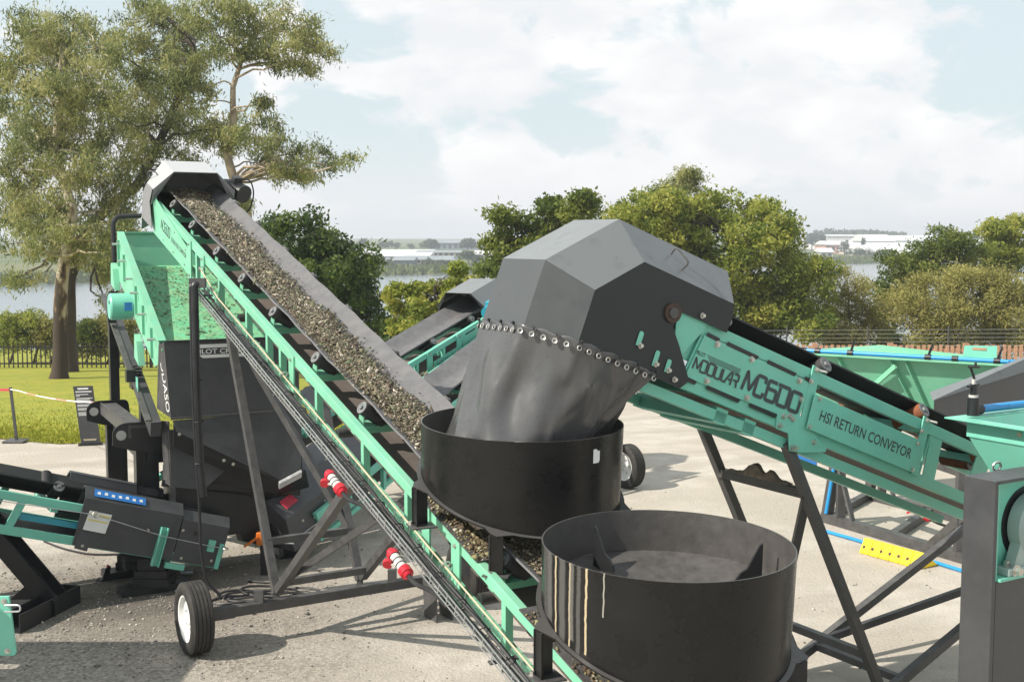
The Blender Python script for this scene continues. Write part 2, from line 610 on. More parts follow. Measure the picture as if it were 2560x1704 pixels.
def ground_material():
    m, nt, b = _nt('ground')
    N, L = nt.nodes.new, nt.links.new
    g = N('ShaderNodeNewGeometry')
    sp = N('ShaderNodeSeparateXYZ')
    L(g.outputs['Position'], sp.inputs[0])

    def noise(sc, det=8, ro=.6):
        n = N('ShaderNodeTexNoise')
        n.inputs['Scale'].default_value = sc
        n.inputs['Detail'].default_value = det
        n.inputs['Roughness'].default_value = ro
        L(g.outputs['Position'], n.inputs['Vector'])
        return n.outputs['Fac']

    def mr(src, a, c, lo=0, hi=1, smooth=True):
        n = N('ShaderNodeMapRange')
        if smooth:
            n.interpolation_type = 'SMOOTHSTEP'
        for k, v in (('From Min', a), ('From Max', c), ('To Min', lo), ('To Max', hi)):
            n.inputs[k].default_value = v
        L(src, n.inputs['Value'])
        return n.outputs[0]

    def mix(f, A, B):
        n = N('ShaderNodeMix')
        n.data_type = 'RGBA'
        if isinstance(f, float):
            n.inputs['Factor'].default_value = f
        else:
            L(f, n.inputs['Factor'])
        for k, v in (('A', A), ('B', B)):
            if isinstance(v, tuple):
                n.inputs[k].default_value = (*v, 1)
            else:
                L(v, n.inputs[k])
        return n.outputs['Result']

    def math_(op, a, c):
        n = N('ShaderNodeMath')
        n.operation = op
        for i, v in enumerate((a, c)):
            if isinstance(v, (int, float)):
                n.inputs[i].default_value = v
            else:
                L(v, n.inputs[i])
        return n.outputs[0]
    base = mix(mr(noise(.55), .35, .65), (.43, .388, .328), (.55, .508, .45))
    base = mix(mr(noise(3.2), .40, .75), base, (.42, .385, .33))
    base = mix(mr(noise(70, 3), .40, .80, 0, .5), base, (.28, .25, .22))
    base = mix(mr(noise(38, 4), .62, .78, 0, .65), base, (.58, .55, .50))
    # loose grey crushed stone lying around the left machines
    d = N('ShaderNodeVectorMath')
    d.operation = 'DISTANCE'
    sc = N('ShaderNodeVectorMath')
    sc.operation = 'MULTIPLY'
    L(g.outputs['Position'], sc.inputs[0])
    sc.inputs[1].default_value = (.8, 1, 1)
    L(sc.outputs[0], d.inputs[0])
    d.inputs[1].default_value = (-2.9, 9.3, 0)
    dist = math_('ADD', d.outputs['Value'], math_('MULTIPLY', noise(1.1), 2.2))
    vor = N('ShaderNodeTexVoronoi')
    vor.inputs['Scale'].default_value = 42
    L(g.outputs['Position'], vor.inputs['Vector'])
    st = mix(mr(vor.outputs['Color'], 0, 1), (.15, .135, .12), (.38, .345, .30))
    base = mix(mr(dist, 2.4, 4.2, .85, 0), base, st)
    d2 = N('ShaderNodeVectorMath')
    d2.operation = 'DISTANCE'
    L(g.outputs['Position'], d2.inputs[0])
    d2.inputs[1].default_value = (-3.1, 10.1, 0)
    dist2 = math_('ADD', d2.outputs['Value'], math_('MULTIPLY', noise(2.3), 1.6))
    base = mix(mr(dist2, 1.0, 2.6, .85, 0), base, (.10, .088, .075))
    stre = N('ShaderNodeVectorMath')
    stre.operation = 'MULTIPLY'
    stre.inputs[1].default_value = (.16, 1.1, 1)
    rot = N('ShaderNodeVectorRotate')
    rot.rotation_type = 'Z_AXIS'
    rot.inputs['Angle'].default_value = R(-24)
    L(g.outputs['Position'], rot.inputs['Vector'])
    L(rot.outputs[0], stre.inputs[0])
    tn = N('ShaderNodeTexNoise')
    tn.inputs['Scale'].default_value = 1.3
    tn.inputs['Detail'].default_value = 6
    L(stre.outputs[0], tn.inputs['Vector'])
    base = mix(mr(tn.outputs['Fac'], .48, .70, 0, .5), base, (.30, .265, .22))
    # behind the yard the slope is rough grass and earth, then the far bank
    slope = mix(mr(noise(.5), .35, .65), (.10, .115, .03), (.19, .16, .075))
    far = mix(mr(noise(.012), .4, .6), (.085, .12, .035), (.16, .165, .07))
    base = mix(mr(math_('ADD', sp.outputs['Y'], math_('MULTIPLY', noise(.35), 3.0)), 33, 34.5), base, slope)
    base = mix(mr(sp.outputs['Y'], 120, 160), base, far)
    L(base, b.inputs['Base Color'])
    b.inputs['Roughness'].default_value = .95
    b.inputs['Specular IOR Level'].default_value = .15
    bp = N('ShaderNodeBump')
    bp.inputs['Strength'].default_value = .5
    bp.inputs['Distance'].default_value = .03
    L(math_('ADD', math_('MULTIPLY', noise(28, 6, .7), 1.0), math_('MULTIPLY', vor.outputs['Distance'], .35)), bp.inputs['Height'])
    L(bp.outputs[0], b.inputs['Normal'])
    return m


def build_ground():
    xs = sorted(set([-1400, -1000, -700, -500, -400] + list(range(-320, 440, 20)) + list(range(-60, 61, 4)) + [500, 700, 1000, 1400]))
    ys = sorted(set([-40, -20, 0] + list(range(4, 48, 2)) + list(range(48, 100, 4)) + list(range(100, 700, 14)) + [760, 850, 1000, 1200, 1500]))
    V = [(x, y, zt(x, y)) for y in ys for x in xs]
    n = len(xs)
    Fq = [(j * n + i, j * n + i + 1, (j + 1) * n + i + 1, (j + 1) * n + i) for j in range(len(ys) - 1) for i in range(n - 1)]
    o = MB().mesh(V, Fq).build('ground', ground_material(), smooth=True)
    struct(o)
    # lake
    m, nt, b = _nt('water')
    b.inputs['Base Color'].default_value = (.16, .19, .21, 1)
    b.inputs['Roughness'].default_value = .18
    nz = nt.nodes.new('ShaderNodeTexNoise')
    gg = nt.nodes.new('ShaderNodeNewGeometry')
    nz.inputs['Scale'].default_value = 1.2
    nz.inputs['Detail'].default_value = 5
    nt.links.new(gg.outputs['Position'], nz.inputs['Vector'])
    bp = nt.nodes.new('ShaderNodeBump')
    bp.inputs['Strength'].default_value = .35
    bp.inputs['Distance'].default_value = .08
    nt.links.new(nz.outputs['Fac'], bp.inputs['Height'])
    nt.links.new(bp.outputs[0], b.inputs['Normal'])
    struct(MB().poly([(-900, 70, -6), (900, 70, -6), (900, 900, -6), (-900, 900, -6)]).build('lake', m))
    # lawn
    m, nt, b = _nt('lawn')
    N, L = nt.nodes.new, nt.links.new
    g = N('ShaderNodeNewGeometry')
    cols = None
    for sc, lo, hi, c in ((.35, .38, .66, (.30, .315, .022)), (2.0, .42, .7, (.20, .25, .02)), (45, .45, .75, (.13, .17, .015))):
        n = N('ShaderNodeTexNoise')
        n.inputs['Scale'].default_value = sc
        n.inputs['Detail'].default_value = 7
        L(g.outputs['Position'], n.inputs['Vector'])
        r = N('ShaderNodeMapRange')
        r.inputs['From Min'].default_value = lo
        r.inputs['From Max'].default_value = hi
        r.inputs['To Max'].default_value = .75
        L(n.outputs['Fac'], r.inputs['Value'])
        mx = N('ShaderNodeMix')
        mx.data_type = 'RGBA'
        L(r.outputs[0], mx.inputs['Factor'])
        if cols is None:
            mx.inputs['A'].default_value = (.36, .34, .03, 1)
        else:
            L(cols, mx.inputs['A'])
        mx.inputs['B'].default_value = (*c, 1)
        cols = mx.outputs['Result']
    L(cols, b.inputs['Base Color'])
    b.inputs['Roughness'].default_value = .9
    bp = N('ShaderNodeBump')
    bp.inputs['Strength'].default_value = .7
    bp.inputs['Distance'].default_value = .05
    L(n.outputs['Fac'], bp.inputs['Height'])
    L(bp.outputs[0], b.inputs['Normal'])
    V, Fq = [], []
    xs = np.linspace(-34, -2.5, 60)
    edge = [17.95 + .22 * math.sin(x * 1.3) + .12 * math.sin(x * 3.1 + 1) for x in xs]
    for k in range(14):
        for x, e in zip(xs, edge):
            y = e + (49 - e) * k / 13
            V.append((x, y, zt(x, y) + .012 + .012 * min(1, k)))
    n = len(xs)
    for k in range(13):
        for i in range(n - 1):
            Fq.append((k * n + i, k * n + i + 1, (k + 1) * n + i + 1, (k + 1) * n + i))
    struct(MB().mesh(V, Fq).build('lawn', m, smooth=True))
    # uneven grass fringe at the gravel edge and tufts over the near lawn
    nb = 26000
    x = rng.uniform(-13, -2.6, nb)
    e = 17.95 + .22 * np.sin(x * 1.3) + .12 * np.sin(x * 3.1 + 1)
    y = e + rng.exponential(1.6, nb) - .04
    z = -.05 * np.maximum(0, y - 18) + .015
    h = rng.uniform(.02, .055, nb)
    a = rng.uniform(0, 2 * np.pi, nb)
    w = .012
    P = np.stack([x, y, z], 1)
    V = np.empty((nb, 3, 3))
    V[:, 0] = P + np.stack([np.cos(a) * w, np.sin(a) * w, 0 * a], 1)
    V[:, 1] = P - np.stack([np.cos(a) * w, np.sin(a) * w, 0 * a], 1)
    V[:, 2] = P + np.stack([rng.normal(0, .015, nb), rng.normal(0, .015, nb), h], 1)
    me = fast_mesh('grass', V.reshape(-1, 3), np.arange(nb * 3).reshape(-1, 3), rng.random(nb))
    gm = ramp_mat('grass_blades', [(0, (.16, .20, .02)), (.5, (.30, .31, .03)), (1, (.38, .36, .05))], trans=.3)
    tag(link('grass', me, gm), 'short yellow green grass blades fringing the lawn beside the gravel', 'grass', kind='stuff')


build_ground()


def pebbles():
    n = 8000
    x = np.concatenate([rng.normal(-3.3, 1.2, 6800), rng.uniform(-6, 4.5, 1200)])
    y = np.concatenate([rng.normal(9.6, 1.1, 6800), rng.uniform(7.5, 15, 1200)])
    s = rng.gamma(1.4, .0026, n) + .0025
    P = np.stack([x, y, s * .3], 1)
    oc = np.array([(1, 0, 0), (-1, 0, 0), (0, 1, 0), (0, -1, 0), (0, 0, 1), (0, 0, -1)], float)
    fc = np.array([(0, 2, 4), (2, 1, 4), (1, 3, 4), (3, 0, 4), (2, 0, 5), (1, 2, 5), (3, 1, 5), (0, 3, 5)])
    a = rng.uniform(0, 6.28, n)
    V = oc[None] * s[:, None, None] * rng.uniform(.6, 1.3, (n, 6, 1)) * np.array([1, 1, .7])
    c, sn = np.cos(a)[:, None], np.sin(a)[:, None]
    V = np.stack([V[..., 0] * c - V[..., 1] * sn, V[..., 0] * sn + V[..., 1] * c, V[..., 2]], -1) + P[:, None]
    Fc = (fc[None] + (np.arange(n) * 6)[:, None, None]).reshape(-1, 3)
    me = fast_mesh('gravel', V.reshape(-1, 3), Fc, np.repeat(rng.random(n), 8))
    gm = ramp_mat('gravel_stones', [(0, (.13, .12, .11)), (.5, (.30, .27, .24)), (.85, (.42, .38, .33)), (1, (.6, .57, .52))], rough=.9)
    tag(link('gravel', me, gm), 'loose grey and beige gravel scattered over the yard', 'gravel', kind='stuff')


pebbles()


# ------------------------------------------------------------------ conveyors
def lathe_along(c, ax, prof, n):
    """surface of revolution: prof is (distance along ax, radius)"""
    c, ax = Vector(c), Vector(ax).normalized()
    x = ax.orthogonal().normalized()
    y = ax.cross(x)
    V, Fq = [], []
    m = len(prof)
    for i in range(n):
        a = 2 * math.pi * i / n
        e = x * math.cos(a) + y * math.sin(a)
        V += [c + e * pr + ax * pa for pa, pr in prof]
    for i in range(n):
        j = (i + 1) % n
        for k in range(m - 1):
            Fq.append((i * m + k, j * m + k, j * m + k + 1, i * m + k + 1))
    return MB().mesh(V, Fq)


def bolts(parent, pts, d, r=.011, l=.012, mat=None):
    for p in pts:
        lathe_along(p, d, [(0, r * 1.6), (.003, r * 1.6), (.0031, r), (l, r), (l, .0004)], 6).build('bolt', mat or ZINC, parent)


def roller(p, q, r, parent, mat=None, end=None):
    o = MB().cyl(p, q, r, 14).build('roller', mat or ROLLER, parent, smooth=True)
    d = (Vector(q) - Vector(p)).normalized()
    for a, g in ((Vector(p), -d), (Vector(q), d)):
        lathe_along(a, g, [(.0005, r * .93), (.004, r * .93), (.0041, r * .7), (.001, r * .66), (.0012, r * .36), (.016, r * .30), (.016, .0005)], 14).build(
            'end_cap', end or ROLLEND, o, smooth=True)
    return o


def belt_profile(hw, flat, depth, t):
    top = [(-hw, 0), (-hw * .8, -depth * .27), (-flat - .02, -depth * .86), (-flat + .03, -depth), (flat - .03, -depth),
           (flat + .02, -depth * .86), (hw * .8, -depth * .27), (hw, 0)]
    bot = [(x - (.004 if x < 0 else -.004), z - t) for x, z in top]
    return top, bot


def sweep_belt(cx, he, hw, flat, depth, s0, s1, t=.011, wav=0.0, n=40):
    top, bot = belt_profile(hw, flat, depth, t)
    ring = top + bot[::-1]
    m = len(ring)
    mb = MB()
    V, Fq = [], []
    for j in range(n + 1):
        s = s0 + (s1 - s0) * j / n
        wv = wav * math.sin(j * 1.9) + wav * .6 * math.sin(j * .7 + 1)
        for x, z in ring:
            edge = abs(x) / hw
            V.append((cx + x, s, he + z + wv * edge ** 4))
    for j in range(n):
        for i in range(m):
            a, b2 = j * m + i, j * m + (i + 1) % m
            Fq.append((a, b2, b2 + m, a + m))
    return mb.mesh(V, Fq)


def idler(root, cx, s, he, hw, flat, depth, W, beam_h, rr=.045, mats=(None, None), green=GREEN):
    """three-roll trough set on a cross beam"""
    MB().box(cx - W + .055, cx + W - .055, s - .03, s + .02, beam_h - .05, beam_h).build('cross_beam', green, root)
    dx, dz = hw - flat, depth
    l = math.hypot(dx, dz)
    off = rr + .014
    for sg in (-1, 1):
        nx, nz = sg * dz / l, -dx / l
        p = Vector((cx + sg * (hw + .015) + nx * off, s, he + dz * .015 / dx + nz * off))
        q = Vector((cx + sg * (flat + .015) + nx * off, s, he - depth + dz * .015 / dx + nz * off))
        roller(p, q, rr, root, *mats)
        br = MB()
        xo = cx + sg * (hw + .035)
        br.plate([(xo, s - .045, beam_h), (xo, s + .045, beam_h), (xo, s + .03, he - depth * .25), (xo, s - .01, he - depth * .2)], .008, (sg, 0, 0))
        br.box(min(xo, xo - sg * .09), max(xo, xo - sg * .09), s - .05, s + .05, beam_h, beam_h + .007)
        br.build('idler_bracket', green, root)
    roller((cx - flat, s + .05, he - depth - rr - .014), (cx + flat, s + .05, he - depth - rr - .014), rr, root, *mats)
    for sg in (-1, 1):
        xo = cx + sg * (flat + .016)
        MB().box(xo - .004, xo + .004, s - .02, s + .07, beam_h, he - depth - .02).build('idler_bracket', green, root)


def hood(root, prof_out, prof_in, w0, w1, ch, mat, t=.004):
    """sheet metal hood with chamfered long edges. prof_*: (s, h) outlines, w0/w1 outer planes, ch chamfer width"""
    o = MB()
    A = [(w0, *p) for p in prof_out]
    Bn = [(w0 + ch, *p) for p in prof_in]
    Cn = [(w1 - ch, *p) for p in prof_in]
    D = [(w1, *p) for p in prof_out]
    V = A + Bn + Cn + D
    n = len(A)
    Fq = []
    for r in range(3):
        for i in range(n - 1):
            Fq.append((r * n + i, r * n + i + 1, (r + 1) * n + i + 1, (r + 1) * n + i))
    o.mesh(V, Fq)
    h = o.build('hood', mat, root)
    sol = h.modifiers.new('sheet', 'SOLIDIFY')
    sol.thickness = t
    sol.offset = 0
    bv = h.modifiers.new('fold', 'BEVEL')
    bv.width = .006
    bv.segments = 3
    bv.limit_method = 'ANGLE'
    bv.angle_limit = R(20)
    return h


def wheel(root, c, axis, r, w, name='wheel'):
    """tyre with tread grooves, white steel rim; c centre, axis towards the outer face"""
    c, ax = Vector(c), Vector(axis).normalized()
    x = ax.orthogonal().normalized()
    y = ax.cross(x)

    def lathe(prof, n):
        V, Fq = [], []
        m = len(prof)
        for i in range(n):
            a = 2 * math.pi * i / n
            e = x * math.cos(a) + y * math.sin(a)
            V += [c + e * pr + ax * pa for pa, pr in prof]
        for i in range(n):
            for k in range(m - 1):
                j = (i + 1) % n
                Fq.append((i * m + k, j * m + k, j * m + k + 1, i * m + k + 1))
        return MB().mesh(V, Fq)
    h = w / 2
    g = .007
    tread = []
    for k in range(-2, 3):
        a = k * w * .17
        tread += [(a - w * .06, r), (a + w * .06, r), (a + w * .065, r - g), (a + w * .105, r - g)]
    prof = [(-h * .78, r * .62), (-h * .98, r * .70), (-h, r * .80), (-h * .95, r * .93), (-h * .8, r * .985)] + tread[:-2] + \
           [(h * .8, r * .985), (h * .95, r * .93), (h, r * .80), (h * .98, r * .70), (h * .78, r * .62)]
    tyre = lathe(prof, 56).build('tyre', TYRE, None, smooth=True)
    rim = lathe([(h * .55, r * .02), (h * .55, r * .16), (h * .35, r * .22), (h * .30, r * .42), (h * .45, r * .52), (h * .40, r * .55),
                 (h * .80, r * .60), (h * .84, r * .645), (h * .76, r * .65), (-h * .8, r * .62)], 40).build('rim', WHITE, None, smooth=True)
    nuts = []
    for k in range(5):
        a = 2 * math.pi * k / 5
        e = (x * math.cos(a) + y * math.sin(a)) * r * .30
        nuts.append(MB().cyl(c + e + ax * h * .30, c + e + ax * h * .52, .009, 6).build('wheel_nut', ZINC, None))
    hub = MB().cyl(c - ax * h * .82, c - ax * h * .2, r * .60, 24).build('brake_drum', BLACK, None, smooth=True)
    wroot = bpy.data.objects.new(name, None)
    COL.objects.link(wroot)
    wroot.parent = root
    for k in [tyre, rim, hub] + nuts:
        k.parent = wroot
    return wroot


def rot_to(M, d):
    """world direction expressed in frame M"""
    return M.to_3x3().inverted() @ Vector(d)


def bolt(mb, p, d, r=.013, l=.012):
    mb.cyl(p, Vector(p) + Vector(d) * .003, r * 1.5, 10)
    mb.cyl(Vector(p) + Vector(d) * .003, Vector(p) + Vector(d) * l, r, 6)


def truss(root, M, W, cx, s0, s1, top, bot, posts, joints, green=GREEN, rail=.05, rh=.062, vis=-1, Wo=None):
    """two side ladders: top rail, bottom chord and plumb posts"""
    pl = rot_to(M, (0, 0, 1))
    lean = pl.y / pl.z
    for sg in (-1, 1):
        xo = cx + sg * (W if sg == vis or Wo is None else Wo)
        xi = xo - sg * rail
        a, b = min(xo, xi), max(xo, xi)
        MB().box(a, b, s0, s1, top - rh, top).build('rail', green, root, bevel=.004)
        MB().box(min(xo - sg * .035, xo - sg * .075), max(xo - sg * .035, xo - sg * .075), s0, s1, bot, bot + .045).build('rail', green, root)
        for s in posts:
            q = (top - rh) - (bot + .01)
            MB().plate([(xo - sg * .006, s - .022, top - rh), (xo - sg * .006, s + .022, top - rh),
                        (xo - sg * .006, s + .022 - lean * q, bot + .01), (xo - sg * .006, s - .022 - lean * q, bot + .01)],
                       .045, (-sg, 0, 0)).build('post', green, root)
        for s in joints:
            q = top - bot
            MB().plate([(xo + sg * .001, s - .05, top + .004), (xo + sg * .001, s + .05, top + .004),
                        (xo + sg * .001, s + .05 - lean * q, bot - .004), (xo + sg * .001, s - .05 - lean * q, bot - .004)],
                       .012, (sg, 0, 0)).build('joint_plate', green, root)
            if sg == vis:
                bolts(root, [(xo + sg * .013, s - lean * q * hh, top - q * hh) for hh in (.10, .9)], (sg, 0, 0), .009)


def stand(root, M, cx, hw, down, s_leg, s_brace, h_bot, base_s_world, axle_z, sec=.06, mat=STEEL, diag=True):
    """wheeled A-stand: a pair of legs and a pair of braces meeting at the axle, each pair cross braced.
    down: +1/-1 local y sense of downhill."""
    Mi = M.inverted()
    tops = {}
    base = {}
    for sg in (-1, 1):
        tops[sg] = M @ Vector((cx + sg * hw, s_leg, h_bot))
        brc = M @ Vector((cx + sg * hw, s_brace, h_bot))
        ax = M.to_3x3() @ Vector((0, 1, 0))
        axh = Vector((ax.x, ax.y, 0)).normalized() * down
        b = tops[sg] + axh * base_s_world
        b.z = axle_z + .04
        base[sg] = (b, brc)
    L = lambda p: Mi @ p
    upv = rot_to(M, (0, 0, 1))
    for sg in (-1, 1):
        b, brc = base[sg]
        MB().bar(L(b), L(tops[sg]), sec, sec, upv).build('leg', mat, root)
        MB().bar(L(b + (brc - b) * .03), L(brc), sec, sec, upv).build('brace', mat, root)
        bm = MB().bar(L(b + Vector((0, 0, -.06))), L(b + Vector((0, 0, .05))), .03, .05, rot_to(M, (1, 0, 0)))
        bm.build('pivot_lug', mat, root)
    bl, br = base[-1], base[1]
    for t in (.17,):
        MB().bar(L(bl[0].lerp(tops[-1], t)), L(br[0].lerp(tops[1], t)), sec * .9, sec * .9, upv).build('cross_member', mat, root)
    for t in (.10,):
        MB().bar(L(bl[0].lerp(bl[1], t)), L(br[0].lerp(br[1], t)), sec * .85, sec * .85, upv).build('cross_member', mat, root)
    if diag:
        MB().bar(L(tops[-1].lerp(bl[0], .04)), L(br[0].lerp(tops[1], .17)), sec * .85, sec * .85, upv).build('diagonal', mat, root)
    MB().bar(L(bl[0].lerp(bl[1], .13)), L(br[1].lerp(br[0], .1)), sec * .85, sec * .85, upv).build('diagonal', mat, root)
    return base

# ---- the long feed conveyor with the crushed load
MM = frame((-.197, 7.05, 1.697), 31, 18)
ROLL_S = [5.61, 4.96, 4.21, 3.52, 2.76, 1.86, 1.02, .1, -.87, -1.75, -2.6]


def main_conveyor():
    root = thing('belt_conveyor', 'long green belt conveyor carrying crushed glass up to the screen', 'conveyor', MM)
    truss(root, MM, .42, 0, -3.3, 5.85, -.085, -.41, [5.1, 4.466, 3.805, 3.081, 2.595, 2.30, 1.568, .757, .102, -1.086, -1.9, -2.6],
          [4.638, 4.237, 2.03, -.182, -.556, -2.2], Wo=.325)
    for s in ROLL_S:
        idler(root, 0, s, 0, .268, .11, .11, .42, -.165)
    sweep_belt(0, 0, .268, .11, .11, -3.35, 6.22, wav=.006, n=60).build('belt', RUBBER, root, smooth=True)
    MB().box(-.27, .27, -3.3, 6.1, -.325, -.314).build('return_belt', RETBELT, root)
    for s in (3.45, 1.3, -.75):
        MB().cyl((-.34, s, -.36), (.34, s, -.36), .035, 12).build('return_roller', ROLLER, root, smooth=True)
    MB().cyl((-.36, 6.2, -.20), (.36, 6.2, -.20), .10, 20).build('head_pulley', RUBBERB, root, smooth=True)
    MB().cyl((-.3, -3.2, -.20), (.3, -3.2, -.20), .09, 20).build('tail_pulley', RUBBERB, root, smooth=True)
    # head frame plates and name panel on the left side
    MB().plate([(-.424, 5.95, -.03), (-.424, 4.66, -.17), (-.424, 4.58, -.385), (-.424, 5.80, -.385)], .006, (-1, 0, 0)).build('name_panel', GREEN, root)
    MB().plate([(-.424, 6.10, -.06), (-.424, 5.86, -.02), (-.424, 5.78, -.36), (-.424, 6.10, -.33)], .02, (1, 0, 0)).build('head_plate', GREEN, root)
    MB().plate([(.33, 6.35, -.10), (.33, 5.4, -.12), (.33, 5.4, -.36), (.33, 6.35, -.33)], .02, (-1, 0, 0)).build('head_plate', GREEN, root)
    for a in (5.75, 5.47):
        MB().plate([(-.4215, a, -.090), (-.4215, a - .2, -.105), (-.4215, a - .2, -.118), (-.4215, a, -.103)], .001, (-1, 0, 0)).build('slot', BLACK, root)
    bolts(root, [(-.430, s, h) for s, h in ((5.8, -.10), (5.8, -.33), (5.45, -.345), (5.1, -.35), (4.72, -.34), (4.72, -.2), (5.1, -.16))], (-1, 0, 0), .007, .008)
    strokes(MC600, .010, (-.4312, 5.56, -.265), (0, -1, 0), (0, 0, 1), .085, .095, GREYT, root)
    lettering('SCREEN FEED CONVEYOR', (-.4312, 5.19, -.275), (0, -1, 0), (0, 0, 1), .50, .045, GREYT, root)
    # hood over the head drum, open towards the rising belt
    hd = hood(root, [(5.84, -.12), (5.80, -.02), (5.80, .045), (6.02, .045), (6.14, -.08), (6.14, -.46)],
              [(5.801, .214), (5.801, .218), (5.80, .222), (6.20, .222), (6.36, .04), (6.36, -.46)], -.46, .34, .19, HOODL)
    MB().torus((-.41, 6.03, .12), (.3, .5, .2), .05, .006, 16, 5).build('lifting_ring', STEEL, hd, smooth=True)
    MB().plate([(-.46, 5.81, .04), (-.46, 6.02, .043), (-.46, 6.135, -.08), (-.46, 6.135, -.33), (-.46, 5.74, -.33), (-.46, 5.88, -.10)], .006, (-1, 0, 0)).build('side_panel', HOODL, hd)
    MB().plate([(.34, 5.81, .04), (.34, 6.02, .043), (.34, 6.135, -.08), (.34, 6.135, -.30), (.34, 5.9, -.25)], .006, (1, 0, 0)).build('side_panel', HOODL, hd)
    # drive motor on the far side of the head
    MB().cyl((.33, 6.10, -.02), (.42, 6.10, -.02), .10, 20).build('gearbox', BLACK, root, smooth=True)
    mo = MB().cyl((.40, 6.12, -.01), (.47, 5.93, -.02), .088, 20).build('drive_motor', BLACK, root, smooth=True)
    for k in range(7):
        a = k / 7
        c = Vector((.405 + .06 * a, 6.10 - .16 * a, -.011 - .009 * a))
        MB().torus(c, (.35, -.93, -.05), .090, .004, 20, 4).build('cooling_fin', ANTH, mo)
    MB().box(.39, .47, 5.98, 6.08, .07, .125).build('terminal_box', BLACK, mo)
    MB().cyl((.469, 5.932, -.0199), (.478, 5.908, -.0212), .092, 20).build('fan_cover', BLACK, mo, smooth=True)
    MB().tube(rounded([(.47, 6.03, .10), (.56, 6.0, .11), (.60, 5.96, -.02), (.55, 5.92, -.2), (.42, 5.95, -.28)], .2, 8), .008).build('motor_cable', CABLE, mo)
    # wire tray with cables along the lower left side
    tr = MB()
    x0, x1, hb, ht = -.465, -.575, -.315, -.255
    s0, s1 = -2.9, 3.95
    for x, h in ((x0, ht), (x0, hb), ((x0 + x1) / 2, hb), (x1, hb), (x1, ht), (x1, (hb + ht) / 2)):
        tr.bar((x, s0, h), (x, s1, h), .005, .005)
    s = s0
    while s < s1:
        tr.bar((x0, s, ht), (x0, s, hb), .0045, .0045, (0, 1, 0))
        tr.bar((x0, s, hb - .005), (x1, s, hb - .005), .0045, .0045)
        tr.bar((x1, s, hb), (x1, s, ht), .0045, .0045, (0, 1, 0))
        s += .1
    tray = tr.build('cable_tray', GALV, root)
    for k in range(7):
        pts = []
        for j in range(30):
            s = s0 + (s1 - s0) * j / 29
            pts.append((-.478 - .013 * k + .01 * math.sin(j * .9 + k), s, hb + .012 + .006 * (k % 3) + .006 * math.sin(j * 1.3 + 2 * k)))
        MB().tube(pts, .0085, 6).build('cable', CABLE if k % 3 else STEEL, tray, smooth=True)
    for k in range(26):
        s = s0 + .2 + k * .265
        MB().torus((-.518, s, hb + .012), (0, 1, 0), .042, .004, 10, 4).build('cable_tie', BLACK, tray)
    for s in (3.9, 2.9, 1.9, .9, -.2, -1.3, -2.3):
        MB().box(-.585, -.42, s - .015, s + .015, hb - .018, hb - .010).build('tray_bracket', STEEL, root)
    # red and grey plug couplings hanging on the tray
    for s in (.60, -.35):
        plug(root, (-.635, s + .13, -.325), (-.635, s - .12, -.335), .82)
    # pull cord
    pts = [(-.47, 4.15, -.17)]
    for s in (3.6, 2.05, 2.0, .75, -.56, -1.1, -2.2, -3.2):
        pts.append((-.475, s, -.235 - .01 * random.random()))
    MB().tube(pts, .0055, 6).build('pull_cord', WIRE, root)
    for s in (4.12, 2.03, -.56):
        MB().torus((-.465, s, -.235 if s < 4 else -.17), (0, 1, .2), .022, .005, 12, 5).build('cord_eye', ZINC, root)
    # folded steel rods hanging on the middle joint plate, sticker
    MB().plate([(-.425, 1.75, -.34), (-.425, 1.60, -.335), (-.425, 1.66, -.40)], .003, (-1, 0, 0)).build('warning_sticker', STICKY, root)
    # steel ledges over the rail where the bins stand, littered
    for a, b in ((-.80, -.04), (-2.75, -1.25)):
        MB().box(-.43, -.285, a, b, -.083, -.075).build('ledge_plate', STEEL, root)
    # wheeled stand
    stand(root, MM, 0, .35, -1, 3.75, .85, -.40, 1.12, .30)
    Mi = MM.inverted()
    c = Vector((math.cos(R(31)), math.sin(R(31)), 0))
    wl = Vector((-2.36, 8.70, .268))
    upv = rot_to(MM, (0, 0, 1))
    MB().bar(Mi @ (wl + c * .12), Mi @ (wl + c * 2.2), .075, .075, upv).build('axle_beam', STEEL, root, bevel=.004)
    MB().bar(Mi @ (wl + c * .08 + Vector((0, 0, .0))), Mi @ (wl + c * .30), .085, .085, upv).build('axle_stub', STEEL, root, bevel=.004)
    for t in (.5, 1.62):
        MB().bar(Mi @ (wl + c * t + Vector((0, 0, .035))), Mi @ (wl + c * t + Vector((0, 0, .13))), .05, .07, rot_to(MM, (1, 0, 0))).build('axle_bracket', STEEL, root)
    axl = rot_to(MM, -c)
    wheel(root, Mi @ wl, axl, .268, .17)
    wheel(root, Mi @ (wl + c * 2.32), -axl, .268, .17)
    # folded jack foot with round holes near the axle's far end
    for d in (0, .14):
        q = wl + c * (1.92 + d) + Vector((-.02, -.06, -wl.z))
        pts = [q + Vector((.0, 0, .30)), q + Vector((.12, -.22, .27)), q + Vector((.13, -.25, .005)), q + Vector((.02, -.08, .005))]
        MB().plate([Mi @ p for p in pts], .012).build('jack_foot', STEEL, root)
    return root


